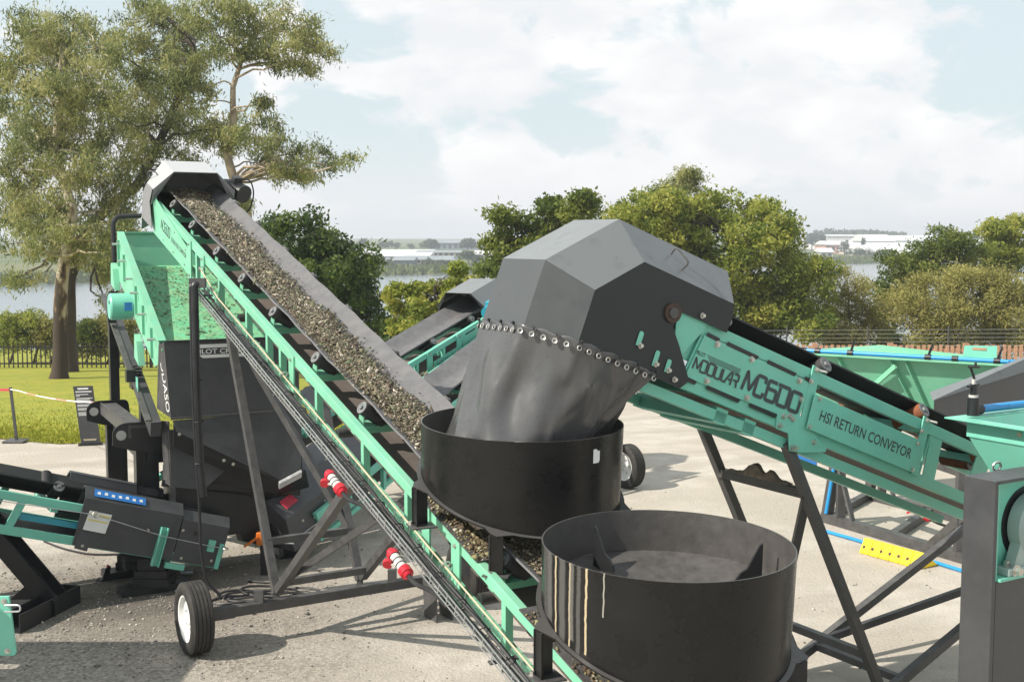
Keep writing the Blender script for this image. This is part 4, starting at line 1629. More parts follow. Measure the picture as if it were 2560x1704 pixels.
EARS = (R(202), R(258), R(348), R(62))
BIN_NEAR = round_bin((.709, 5.36, 1.696), 'open black round bin nearest the camera with pale drip streaks', streaks=True, fins=True)
BIN_FAR = round_bin((.058, 6.745, 2.037), 'black round bin receiving the rubber skirt, torn white label on its side', paper=True)


# ---- parallel conveyors behind the feed conveyor
def small_conveyor(label, M, s0, s1, posts, joints, rollers, group=None, vis=1, load=False):
    root = thing('belt_conveyor', label, 'conveyor', M, group)
    truss(root, M, .42, 0, s0, s1, -.075, -.38, posts, joints, green=GREEN2, vis=vis)
    for s in rollers:
        idler(root, 0, s, 0, .275, .11, .11, .42, -.165, green=GREEN2)
    sweep_belt(0, 0, .275, .11, .11, s0, s1 + .15, n=24).build('belt', RUBBER, root, smooth=True)
    MB().box(-.27, .27, s0, s1, -.345, -.335).build('return_belt', RETBELT, root)
    return root


FM = frame((-.56, 15.2, 1.74), -37, 18)
FM.translation = FM @ Vector((0, 0, .462))


def fines_conveyor():
    r = small_conveyor('green fines conveyor rising to a small black hood and blue motor', FM, -4.6, .35,
                       [-3.6, -2.9, -2.2, -1.62, -1.40, -.9], [-1.17, -.60], [-3.9, -3.2, -2.5, -1.75, -.95, -.2])
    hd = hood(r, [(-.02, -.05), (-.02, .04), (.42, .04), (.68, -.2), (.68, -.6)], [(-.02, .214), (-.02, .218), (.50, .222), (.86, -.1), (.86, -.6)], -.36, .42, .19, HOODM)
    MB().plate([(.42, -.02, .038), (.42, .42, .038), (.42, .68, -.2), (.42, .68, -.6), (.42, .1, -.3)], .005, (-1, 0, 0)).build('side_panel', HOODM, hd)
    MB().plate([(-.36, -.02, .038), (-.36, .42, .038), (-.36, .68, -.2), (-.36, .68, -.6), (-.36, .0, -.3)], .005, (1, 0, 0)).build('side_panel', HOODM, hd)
    MB().plate([(.425, -1.15, -.215), (.425, -.62, -.215), (.425, -.62, -.375), (.425, -1.15, -.375)], .006, (1, 0, 0)).build('name_panel', GREEN2, r)
    MB().plate([(.425, -.58, -.10), (.425, .33, -.10), (.425, .33, -.375), (.425, -.58, -.375)], .006, (1, 0, 0)).build('name_panel', GREEN2, r)
    lettering('FINES CONVEYOR', (.4318, -1.10, -.338), (0, 1, 0), (0, 0, 1), .44, .085, GREYT, r)
    lettering('MODULAR', (.4318, -.53, -.30), (0, 1, 0), (0, 0, 1), .22, .07, GREYT, r)
    strokes(MC600, .016, (.4318, -.26, -.31), (0, 1, 0), (0, 0, 1), .11, .14, GREYT, r)
    for a in (-.50, -.22, .06):
        MB().plate([(.4315, a, -.118), (.4315, a + .2, -.118), (.4315, a + .2, -.135), (.4315, a, -.135)], .001, (1, 0, 0)).build('slot', BLACK, r)
    MB().cyl((.40, .06, -.01), (.47, .06, -.01), .07, 16).build('gearbox', MOTORB, r, smooth=True)
    mo = MB().cyl((.46, .06, .0), (.52, -.13, .01), .078, 18).build('drive_motor', MOTORB, r, smooth=True)
    MB().box(.46, .53, -.06, .03, .075, .125).build('terminal_box', MOTORB, mo)
    MB().cyl((.52, -.13, .01), (.523, -.139, .0105), .055, 16).build('fan_cover', MOTORB, mo)
    MB().box(.43, .50, -1.42, -1.36, -.37, -.25).build('switch_box', WIRE, r)
    base = stand(r, FM, 0, .38, -1, -1.2, -3.4, -.40, .8, .30)


def lower_conveyor():
    GM = frame((-2.24, 11.2, .35), -34, 20)
    GM.translation = GM @ Vector((0, 0, .18))
    r = small_conveyor('low dark belt conveyor running under the fines conveyor, black boxed tail', GM, .15, 4.4,
                       [1.2, 1.9, 2.45, 3.1, 3.7], [2.2], [1.0, 1.7, 2.3, 2.95, 3.6, 4.2])
    # boxed tail: octagonal guard with stickers
    A = [(-.40, -.10), (-.40, .05), (-.22, .20), (.18, .20), (.36, .04), (.36, -.30), (-.40, -.30)]
    MB().plate([(x, -.17, z) for x, z in A], .006, (0, 1, 0)).build('tail_guard', ANTH, r)
    g = MB()
    for i in range(5):
        (x0, z0), (x1, z1) = A[i], A[i + 1]
        g.poly([(x0, -.165, z0), (x1, -.165, z1), (x1, .95, z1), (x0, .95, z0)])
    sh = g.build('tail_cover', ANTH, r)
    sd = sh.modifiers.new('sheet', 'SOLIDIFY')
    sd.thickness = .006
    MB().box(-.26, .16, -.22, -.175, -.26, -.02).build('tail_opening', BLACK, r)
    MB().plate([(-.30, -.176, .03), (-.19, -.176, .03), (-.19, -.176, .12), (-.30, -.176, .12)], .001, (0, -1, 0)).build('sticker', STICKY, r)
    MB().plate([(-.28, -.1775, .045), (-.21, -.1775, .045), (-.21, -.1775, .105), (-.28, -.1775, .105)], .001, (0, -1, 0)).build('sticker', WHITE, r)
    nrm = Vector((.16, 0, .18)).normalized()
    c = Vector((.27, .0, .122)) + nrm * .008
    t1, t2 = Vector((0, 1, 0)), Vector((-.18, 0, .16)).normalized()
    MB().plate([c - t1 * .08 - t2 * .05, c + t1 * .08 - t2 * .05, c + t1 * .08 + t2 * .05, c - t1 * .08 + t2 * .05], .001, nrm).build('sticker', STICKR, r)
    for s in (.18, .62):
        MB().box(.362, .385, s, s + .06, -.30, -.13).build('side_bracket', GREEN2, r)
    MB().tube([(.38, -.14, -.18), (.385, .2, -.19), (.385, .9, -.17)], .004, 5).build('pull_cord', GALV, r)
    MB().torus((.385, -.12, -.18), (1, .2, .3), .025, .006, 12, 5).build('cord_eye', ZINC, r)
    bolts(r, [(.361, .02, -.08), (.361, .35, -.06), (.361, .55, -.12), (.361, .8, -.05)], (1, 0, 0), .009)
    # wheel of its rear stand, seen beyond the round bin
    Gi = GM.inverted()
    ax = rot_to(GM, Vector((-.83, -.55, 0)))
    wc = Vector((1.42, 14.6, .27))
    wheel(r, Gi @ wc, ax, .27, .17)
    upv = rot_to(GM, (0, 0, 1))
    MB().bar(Gi @ (wc + Vector((-.09, -.04, 0))), Gi @ (wc + Vector((-1.75, .95, .02))), .07, .07, upv).build('axle_beam', STEEL, r)
    wheel(r, Gi @ (wc + Vector((-1.85, 1.0, 0))), -ax, .27, .17)
    for k in (.45, 1.2):
        p = wc + Vector((-.87, .5, 0)) * k
        q = GM @ Vector((.36 if k < 1 else -.36, 4.2, -.38))
        MB().bar(Gi @ p, Gi @ q, .06, .06, upv).build('leg', STEEL, r)


fines_conveyor()
lower_conveyor()


# ---- vibrating screen
SF = frame((-3.06, 10.4, 2.17), 26, 0)


def screen():
    root = thing('vibrating_screen', 'mint green vibrating screen with black discharge chute below the conveyor head', 'screen', SF)
    WD = 1.22
    zr = lambda d: .94 * d / 2.28
    zd = lambda d: -.05 + .66 * d / 2.33
    for x, sg in ((0, 1), (WD, -1)):
        MB().plate([(x, 0, 0), (x, 2.28, .95), (x, 2.34, .93), (x, 2.38, .50), (x, .25, -.24), (x, .05, -.20)], .012, (-1 if sg > 0 else 1, 0, 0)).build('side_plate', GREEN, root)
        fl = MB().bar((x + sg * .015, 0, .008), (x + sg * .015, 2.30, .96), .07, .012, (0, -.4, .9))
        fl.build('top_flange', GREEN, root)
        for d in (.32, .75, 1.15, 1.85, 2.2):
            MB().box(x - (.035 if sg > 0 else 0), x + (0 if sg > 0 else .035), d - .012, d + .012, zr(d) - .30, zr(d) - .03).build('stiffener', GREEN, root)
        for d in (.15, .62, 1.05, 1.35, 1.75, 2.15):
            p = Vector((x - sg * .02, d, zr(d) - .05))
            MB().cyl(p, p + Vector((-sg * .07, 0, .0)), .012, 8).build('bolt', ZINC, root)
    # deck and back plate
    MB().plate([(.005, -.04, zd(-.04)), (WD - .005, -.04, zd(-.04)), (WD - .005, 2.33, zd(2.33)), (.005, 2.33, zd(2.33))], .02, (0, 0, -1)).build('deck', DECKG, root)
    MB().plate([(0, 2.33, .58), (WD, 2.33, .58), (WD, 2.40, .95), (0, 2.40, .95)], .012, (0, 1, 0)).build('back_plate', GREEN, root)
    MB().bar((0, 2.40, .955), (WD, 2.40, .955), .05, .02).build('back_flange', GREEN, root)
    # exciter guard on the left side
    g = lathe_along((-.012, 1.47, .235), (-1, 0, 0), [(0, .13), (.20, .13), (.215, .118), (.215, .001)], 32).build('drive_guard', GREEN2, root, smooth=True)
    MB().cyl((-.227, 1.43, .28), (-.232, 1.43, .28), .018, 10).build('guard_hole', BLACK, g)
    MB().box(-.10, -.03, 1.335, 1.341, .20, .28).build('sticker', STICKB, g)
    # spring brackets and springs
    for d, z in ((2.33, .44), (.88, -.20)):
        MB().plate([(-.012, d - .13, z - .08), (-.012, d + .13, z - .02), (-.012, d + .10, z + .20), (-.012, d - .02, z + .14)], .06, (-1, 0, 0)).build('spring_bracket', GREEN, root)
        pts = []
        for k in range(80):
            a = k / 79
            pts.append((-.07 + .045 * math.cos(a * 30), d + .045 * math.sin(a * 30), z - .09 - .14 * a))
        MB().tube(pts, .008, 5).build('spring', BLACK, root, smooth=True)
        MB().cyl((-.07, d, z - .25), (-.07, d, z - .235), .06, 14).build('spring_seat', BLACK, root)
        MB().box(-.13, -.01, d - .09, d + .09, z - .30, z - .25).build('spring_pad', BLACK, root)
        MB().box(WD, WD + .1, d - .09, d + .09, z - .30, z - .06).build('spring_pad', BLACK, root)
    # sub-frame beams under the springs
    for x in (-.10, WD + .02):
        MB().bar((x + .04, 2.75, .22), (x + .04, -.02, -.76), .09, .14).build('sub_frame', ANTH, root)
        MB().bar((x - .02, 2.75, .30), (x - .02, -.02, -.68), .05, .012).build('sub_frame_flange', STEEL, root)
    MB().plate([(-.12, .62, -.36), (-.12, .62, -.50), (-.12, .5, -.50), (-.12, .5, -.36)], .002, (-1, 0, 0)).build('sticker', GREEN2, root)
    for d, z in ((1.9, .05), (.75, -.42)):
        MB().box(-.19, -.11, d - .05, d + .05, z, z + .11).build('stop_block', BLACK, root)
    # support legs and lug plates
    legs = {}
    for d in (2.5, .55):
        for x in (-.06, WD + .06):
            zt_ = -.90 if d > 1 else -.86
            MB().box(x - .10, x + .10, d - .008, d + .008, -2.17, zt_).build('leg', BLACK, root)
            MB().box(x - .10, x - .09, d - .08, d + .08, -2.17, zt_).build('leg_flange', BLACK, root)
            MB().box(x + .09, x + .10, d - .08, d + .08, -2.17, zt_).build('leg_flange', BLACK, root)
            MB().box(x - .14, x + .14, d - .12, d + .12, -2.17, -2.15).build('base_plate', BLACK, root)
            MB().bar((x, d, zt_), (x, d, .22 - (2.75 - d) * .98 / 2.77), .12, .09).build('post', BLACK, root)
            pts = rounded([(x - .30, d - .09, zt_ - .10), (x - .30, d - .09, zt_ + .04), (x - .22, d - .09, zt_ + .10), (x + .12, d - .09, zt_ + .10), (x + .16, d - .09, zt_ - .20), (x - .12, d - .09, zt_ - .16), (x - .30, d - .09, zt_ - .10)], .05, 4)
            if x < 0:
                MB().plate(pts[:-1], .02, (0, 1, 0)).build('lug_plate', BLACK, root)
                MB().cyl((x - .225, d - .0925, zt_ - .01), (x - .225, d - .0905, zt_ - .01), .045, 16).build('lug_hole', PLUGW, root)
    MB().box(-.06, WD + .06, .50, .60, -1.15, -1.03).build('cross_beam', BLACK, root)
    for x in (-.06, WD + .06):
        MB().box(x - .04, x + .04, .56, 2.49, -1.16, -1.0).build('cross_beam', BLACK, root)
    MB().bar((-.14, 2.45, -.84), (-.14, .45, -.80), .16, .02).build('walkway_channel', STEEL, root)
    MB().bar((-.21, 2.45, -.88), (-.21, .45, -.84), .02, .12).build('walkway_channel', STEEL, root)
    # discharge chute in front
    front = [(.02, -.06, .0), (WD - .02, -.06, .0), (WD - .02, -.09, -.65), (.06, -.09, -.66)]
    MB().plate(front, .008, (0, 1, 0)).build('chute_plate', ANTH, root, bevel=.003)
    MB().bar((.03, -.045, .006), (WD - .03, -.045, .006), .06, .012).build('chute_lip', BLACK, root)
    MB().plate([(-.015, .0, -.02), (.02, -.06, .0), (.06, -.09, -.66), (-.02, .14, -.60)], .008, (1, 0, 0)).build('chute_cheek', STEEL, root)
    MB().plate([(WD, .3, -.02), (WD - .02, -.06, .0), (WD - .02, -.09, -.66), (WD, .3, -.60)], .008, (1, 0, 0)).build('chute_cheek', ANTH, root)
    lettering('OODASO', (-.012, .035, -.06), (.05, -.10, -.66), (.036, -.06, .008), .56, .045, WHITE, root)
    MB().bar((.055, -.10, -.665), (WD - .02, -.10, -.655), .02, .018).build('chute_seam', STEEL, root)
    low = [(.07, -.10, -.68), (WD - .03, -.10, -.66), (WD, -.12, -.90), (WD - .03, -.16, -1.19), (.98, -.16, -1.28), (.10, -.12, -.78)]
    MB().plate(low, .008, (0, 1, 0)).build('hopper_plate', ANTH, root, bevel=.003)
    MB().plate([(.08, -.10, -.72), (.99, -.165, -1.27), (.97, -.10, -1.42), (.08, -.06, -.92)], .03, (0, 1, 0)).build('hopper_side', BLACK, root)
    MB().plate([(.98, -.165, -1.285), (WD - .03, -.165, -1.195), (WD - .03, -.19, -1.215), (.98, -.19, -1.305)], .05, (0, .2, -1)).build('outlet_lip', GALV, root)
    MB().plate([(.98, -.14, -1.30), (WD + .02, -.14, -1.21), (WD + .12, .1, -1.42), (1.0, .1, -1.50)], .01, (0, 1, 0)).build('outlet_flap', BLACK, root)
    MB().plate([(.04, .02, -.78), (.10, .02, -.78), (.58, -.02, -1.14), (.34, -.02, -1.33), (.05, -.02, -1.28)], .01, (0, 1, 0)).build('lower_panel', ANTH, root)
    MB().plate([(.0, .06, -.70), (.05, .0, -.70), (.06, -.02, -1.28), (.02, .1, -1.26)], .01, (1, 0, 0)).build('lower_cheek', STEEL, root)
    MB().plate([(.60, .05, -1.12), (1.0, .05, -1.40), (.95, .25, -1.75), (.40, .25, -1.60), (.36, .1, -1.35)], .01, (0, 1, 0)).build('lower_chute', BLACK, root)
    MB().box(.12, 1.18, .12, .75, -1.80, -1.22).build('discharge_box', BLACK, root)
    MB().bar((.0, .1, -1.26), (1.25, .1, -1.46), .03, .06).build('skirt_rail', BLACK, root)
    bolts(root, [(.12, -.13, -.80), (.50, -.135, -1.06), (.58, -.14, -1.10), (.30, -.11, -.93), (.8, -.15, -1.25)], (0, -1, 0), .010)
    # white lettering with bars on the chute
    y = -.075
    up = (0, -.03, -.65)
    for x0, x1, z0, z1 in ((.245, .865, -.030, -.062), (.31, .80, -.122, -.150)):
        yy = lambda z: -.0635 + .03 * z / .65
        sk = .04
        MB().plate([(x0, yy(z0), z0), (x1, yy(z0), z0), (x1 - sk * .6, yy(z1), z1), (x0 + sk, yy(z1), z1)], .001, (0, -1, 0)).build('stripe', WHITE, root)
    lettering('PILOT CRUSHING', (.285, -.0700, -.114), (1, 0, 0), (0, .03, .65), .57, .043, WHITE, root, bold=.02)
    # bent bar with chain behind
    MB().tube(rounded([(-.02, 2.55, .30), (-.02, 2.55, 1.06), (.02, 2.55, 1.12), (.45, 2.55, 1.14)], .05, 5), .026, 8).build('chain_bar', BLACK, root, smooth=True)
    for k in range(7):
        MB().torus((.28, 2.52, 1.10 - .042 * k), (1, 0, 0) if k % 2 else (0, 1, 0), .018, .005, 10, 5).build('chain_link', GALV, root)
    MB().bar((.43, 2.45, 1.16), (.47, 2.42, .86), .05, .03).build('curtain_bar', BLACK, root)
    # litter on the deck
    n = 3600
    d = 2.25 * rng.random(n) ** .7
    w = np.clip(rng.normal(.55, .30, n), .03, 1.19)
    s = rng.gamma(1.6, .0027, n) + .003
    s[rng.random(n) < .03] *= 1.5
    z = -.05 + .66 * d / 2.33 + .006
    tet = np.array([(1, 0, 0), (-.5, .87, 0), (-.5, -.87, 0), (0, 0, .5)], float)
    fc = np.array([(0, 2, 1), (0, 1, 3), (1, 2, 3), (2, 0, 3)])
    V = tet[None] * s[:, None, None] * rng.uniform(.5, 1.6, (n, 1, 3)) * np.array([1, 1, .5])
    a = rng.uniform(0, 6.28, n)
    c, sn = np.cos(a)[:, None], np.sin(a)[:, None]
    V = np.stack([V[..., 0] * c - V[..., 1] * sn, V[..., 0] * sn + V[..., 1] * c, V[..., 2]], -1) + np.stack([w, d, z], 1)[:, None]
    V = V.reshape(-1, 3) @ np.array(SF.to_3x3()).T + np.array(SF.translation)
    me = fast_mesh('litter', V, (fc[None] + (np.arange(n) * 4)[:, None, None]).reshape(-1, 3), np.repeat(rng.random(n), 4))
    m = ramp_mat('litter', [(0, (.10, .075, .04)), (.5, (.20, .15, .075)), (.8, (.30, .25, .14)), (1, (.45, .42, .35))])
    tag(link('litter', me, m), 'brown leaf litter scattered over the green screen deck', 'litter', kind='stuff')


screen()


# ---- covered cross conveyor at the left, leading out of the picture
LM = frame((-3.29 + .3 * .515, 10.4 - .3 * .857, .69), 31 - 90, -17)


def left_conveyor():
    r = thing('belt_conveyor', 'low green conveyor with black skirted loading cover at the left edge', 'conveyor', LM)
    pl = rot_to(LM, (0, 0, 1))
    for xo, sg in ((0, 1), (-.84, -1)):
        MB().plate([(xo, -3.2, 0), (xo, -.44, 0), (xo, -.44, -.07), (xo, -3.2, -.07)], .05, (-sg, 0, 0)).build('rail', GREEN2, r, bevel=.003)
        MB().plate([(xo, -3.2, -.275), (xo, .70, -.275), (xo, .70, -.345), (xo, -3.2, -.345)], .05, (-sg, 0, 0)).build('rail', GREEN2, r, bevel=.003)
        for s in (-1.02, -1.9, -2.7):
            MB().plate([(xo - sg * .003, s - .03, -.07), (xo - sg * .003, s + .03, -.07), (xo - sg * .003, s - .02, -.275), (xo - sg * .003, s - .08, -.275)], .04, (-sg, 0, 0)).build('post', GREEN2, r)
    # take-up slide and its screw
    MB().box(-.10, -.06, -1.0, -.30, -.215, -.165).build('take_up_slide', MOTORB, r)
    MB().cyl((-.08, -.95, -.19), (-.08, -.1, -.19), .012, 8).build('take_up_screw', ZINC, r)
    MB().box(-.13, -.03, -.52, -.42, -.235, -.145).build('take_up_bearing', STEEL, r)
    for s in (-.75, -1.5, -2.3):
        MB().box(-.80, -.05, s - .03, s + .03, -.11, -.07).build('cross_beam', GREEN2, r)
        roller((-.12, s, .10), (-.26, s, .0), .05, r, RUBBERB, ROLLEND)
        roller((-.72, s, .10), (-.58, s, .0), .05, r, RUBBERB, ROLLEND)
    sweep_belt(-.42, .12, .30, .12, .13, -3.2, .5, n=16).build('belt', RUBBERB, r, smooth=True)
    MB().box(-.72, -.12, -3.2, .5, -.30, -.29).build('return_belt', RUBBERB, r)
    MB().cyl((-.74, .5, -.12), (-.1, .5, -.12), .11, 18).build('tail_pulley', RUBBERB, r, smooth=True)
    # loading skirts: two folded covers with a ridge
    for sg, x0 in ((1, 0), (-1, -.84)):
        prof = [(x0 - sg * .20, -.02), (x0 - sg * .13, .145), (x0 - sg * .07, .155), (x0 + sg * .022, .065), (x0 + sg * .022, -.335)]
        g = MB()
        for i in range(4):
            (a, b), (c, d) = prof[i], prof[i + 1]
            g.poly([(a, -.55, b), (c, -.55, d), (c, .30, d), (a, .30, b)])
        o = g.build('loading_skirt', ANTH, r)
        sd = o.modifiers.new('sheet', 'SOLIDIFY')
        sd.thickness = .012
        g = MB()
        prof2 = [(x0 - sg * .13, .10), (x0 - sg * .06, .11), (x0 + sg * .018, .03), (x0 + sg * .018, -.335)]
        for i in range(3):
            (a, b), (c, d) = prof2[i], prof2[i + 1]
            g.poly([(a, .31, b), (c, .31, d), (c, .74, d), (a, .74, b)])
        o = g.build('tail_cover', ANTH, r)
        sd = o.modifiers.new('sheet', 'SOLIDIFY')
        sd.thickness = .01
    MB().box(-.83, .01, .735, .742, -.335, .02).build('tail_guard', ANTH, r)
    MB().box(-.02, .03, .69, .73, -.345, -.12).build('tail_bracket', GREEN2, r)
    # strap plate between skirt and rail
    MB().plate([(.024, -.53, -.20), (.024, -.42, -.22), (.024, -.42, -.37), (.024, -.53, -.36)], .006, (1, 0, 0)).build('strap_plate', ANTH, r)
    # label, blue sticker on the ridge
    MB().plate([(.0305, -.49, -.03), (.0305, -.30, -.035), (.0305, -.315, -.20), (.0305, -.505, -.195)], .001, (1, 0, 0)).build('label_plate', WHITE, r)
    MB().plate([(.0322, -.48, -.05), (.0322, -.31, -.055), (.0322, -.313, -.068), (.0322, -.483, -.063)], .001, (1, 0, 0)).build('label_stripe', STICKY, r)
    MB().plate([(.0322, -.487, -.10), (.0322, -.317, -.105), (.0322, -.318, -.115), (.0322, -.488, -.11)], .001, (1, 0, 0)).build('label_stripe', STICKY, r)
    nr = Vector((.09, 0, .092)).normalized()
    c0 = Vector((-.024, -.26, .110)) + nr * .010
    t2 = Vector((-.092, 0, .09)).normalized()
    ty = Vector((0, 1, 0))
    stk = MB().plate([c0 - ty * .22 - t2 * .038, c0 + ty * .22 - t2 * .038, c0 + ty * .22 + t2 * .038, c0 - ty * .22 + t2 * .038], .001, nr).build('sticker', STICKB, r)
    for k in range(7):
        p = c0 + nr * .0015 + ty * (-.18 + .06 * k) + t2 * (.004 * math.sin(k * 2.1))
        MB().plate([p - ty * .016 - t2 * .012, p + ty * .014 - t2 * .014, p + ty * .012 + t2 * .013, p - ty * .012 + t2 * .012], .0008, nr).build('pictogram', WHITE, stk)
    # upright green channel, cord, brackets
    for ds in (0, .055):
        MB().box(.024, .075, .13 + ds, .14 + ds, -.40, -.06).build('guide_channel', GREEN2, r)
    MB().box(.024, .034, .14, .185, -.40, -.06).build('guide_channel', GREEN2, r)
    MB().box(.02, .06, .25, .42, -.40, -.35).build('tail_foot', GREEN2, r)
    MB().box(.024, .055, .58, .64, -.20, -.10).build('side_bracket', GREEN2, r)
    MB().tube([(.05, -2.9, -.12), (.05, -.45, -.055), (.08, .15, -.13), (.06, .60, -.15), (.05, .74, -.15)], .004, 5).build('pull_cord', GALV, r)
    MB().torus((.055, -.44, -.05), (1, 0, .3), .022, .006, 12, 5).build('cord_eye', ZINC, r)
    MB().torus((.055, .74, -.15), (.3, 0, 1), .022, .006, 12, 5).build('cord_eye', ZINC, r)
    MB().cyl((.03, .02, -.10), (.09, .02, -.10), .007, 8).build('stud', ZINC, r)
    bolts(r, [(.029, .33, -.06), (.029, .38, -.30), (.029, .65, -.28), (.029, -.47, -.33)], (1, 0, 0), .009)
    MB().cyl((.027, .45, -.07), (.029, .45, -.07), .018, 12).build('hole', BLACK, r)
    # feet under the tail
    Li = LM.inverted()
    for k, (dx, dy) in enumerate(((0, 0), (.62 * -.515, .62 * .857))):
        q = Vector((-3.13 + dx, 10.28 + dy, 0))
        upv = rot_to(LM, (0, 0, 1))
        MB().bar(Li @ (q + Vector((-.26, -.15, .03))), Li @ (q + Vector((.26, .15, .03))), .20, .06, upv).build('skid', BLACK, r)
        for z0, z1, ww in ((.062, .13, .24), (.132, .20, .22), (.202, .30, .18)):
            MB().bar(Li @ (q + Vector((0, 0, z0))), Li @ (q + Vector((0, 0, z1))), ww, ww * 1.3, rot_to(LM, (1, 0, 0))).build('foot', BLACK, r)
    return r


left_conveyor()


# ---- left edge: steel support leg and the green plate of the next machine
def left_edge():
    r = thing('support_leg', 'black steel leg on a channel foot at the left edge', 'support leg', (-3.85, 9.6, 0))
    a, b = Vector((-.06, -.46, .0)), Vector((.12, .34, .0))
    d = (b - a).normalized()
    s = Vector((d.y, -d.x, 0))
    MB().bar(a + s * .075 + Vector((0, 0, .075)), b + s * .075 + Vector((0, 0, .075)), .012, .15).build('foot_channel', BLACK, r)
    MB().bar(a - s * .075 + Vector((0, 0, .075)), b - s * .075 + Vector((0, 0, .075)), .012, .15).build('foot_channel', BLACK, r)
    MB().bar(a + Vector((0, 0, .012)), b + Vector((0, 0, .012)), .138, .02).build('foot_base', BLACK, r)
    MB().bar(b - d * .006 + Vector((0, 0, .075)), b + d * .006 + Vector((0, 0, .075)), .16, .15).build('end_plate', BLACK, r)
    m = a.lerp(b, .52)
    MB().bar(m + s * .083 + Vector((0, 0, .01)), m + s * .083 + Vector((0, 0, .14)), .05, .012, d).build('web_rib', BLACK, r)
    t = Vector((-.72, .02, 1.15))
    p = a.lerp(b, .70) + Vector((0, 0, .10))
    MB().bar(p, t, .012, .12, d).build('leg_web', BLACK, r)
    up = (t - p).normalized().cross(d).normalized()
    for sg in (-1, 1):
        MB().bar(p + d * sg * .075, t + d * sg * .075, .016, .16, d.cross(t - p)).build('leg_flange', BLACK, r)
    MB().plate([p + Vector((-.02, 0, .0)), p + Vector((-.36, -.02, 0)), p + Vector((-.12, 0, .22))], .012, d).build('gusset', BLACK, r)
    # the next machine: only a green plate of it reaches into the picture
    r = thing('machine_frame', 'mint green steel plate with a shackle at the lower left corner', 'machine', (-3.4, 7.2, 0))
    q = on(Matrix.Identity(4), 22, 1490, 1, 7.2)
    q2 = on(Matrix.Identity(4), 40, 1638, 1, 7.2)
    o = Vector((-3.4, 7.2, 0))
    x1, z1, x2, z2 = q.x - o.x, q.z, q2.x - o.x, q2.z
    MB().plate([(-.9, .0, z2), (x2 - .01, 0, z2), (x2 + .0, 0, z2 + .02), (x1, 0, z1), (-.9, 0, z1)], .02, (0, 1, 0)).build('side_plate', GREEN2, r, bevel=.003)
    MB().tube(rounded([(x1 - .02, -.02, z1 - .05), (x1 + .08, -.03, z1 - .045), (x1 + .08, -.03, z1 - .085), (x1 - .02, -.02, z1 - .09)], .03, 5), .006, 6).build('shackle', GALV, r)
    bolts(r, [(x1 - .03, 0, z1 - .03), (x2 - .05, 0, z2 + .03)], (0, -1, 0), .012, .02)
    MB().plate([(-3.4, -1.2, .95), (-1.15, -1.2, .95), (-.9, -1.2, 1.9), (-3.9, -1.2, 1.9)], .02, (0, 1, 0)).build('hopper_wall', GREEN2, r)  # hopper body, chassis and legs out of view, added to cast shade
    MB().plate([(-3.4, .8, .95), (-1.15, .8, .95), (-.9, .8, 1.9), (-3.9, .8, 1.9)], .02, (0, 1, 0)).build('hopper_wall', GREEN2, r)
    MB().plate([(-1.15, -1.2, .95), (-1.15, .8, .95), (-.9, .8, 1.9), (-.9, -1.2, 1.9)], .02, (1, 0, 0)).build('hopper_wall', GREEN2, r)
    MB().box(-3.4, -1.1, -.9, .7, .6, .95).build('chassis', BLACK, r)
    for x in (-3.2, -1.2):
        for y in (-.8, .6):
            MB().box(x - .06, x + .06, y - .06, y + .06, 0, .6).build('leg', BLACK, r)
    return r


left_edge()


# ---- crusher at the right edge
RB = frame((0, 0, 0), 31, 0)
RB.translation = Vector((at(2489, 1203, 6.0).x, 6.0, 0))


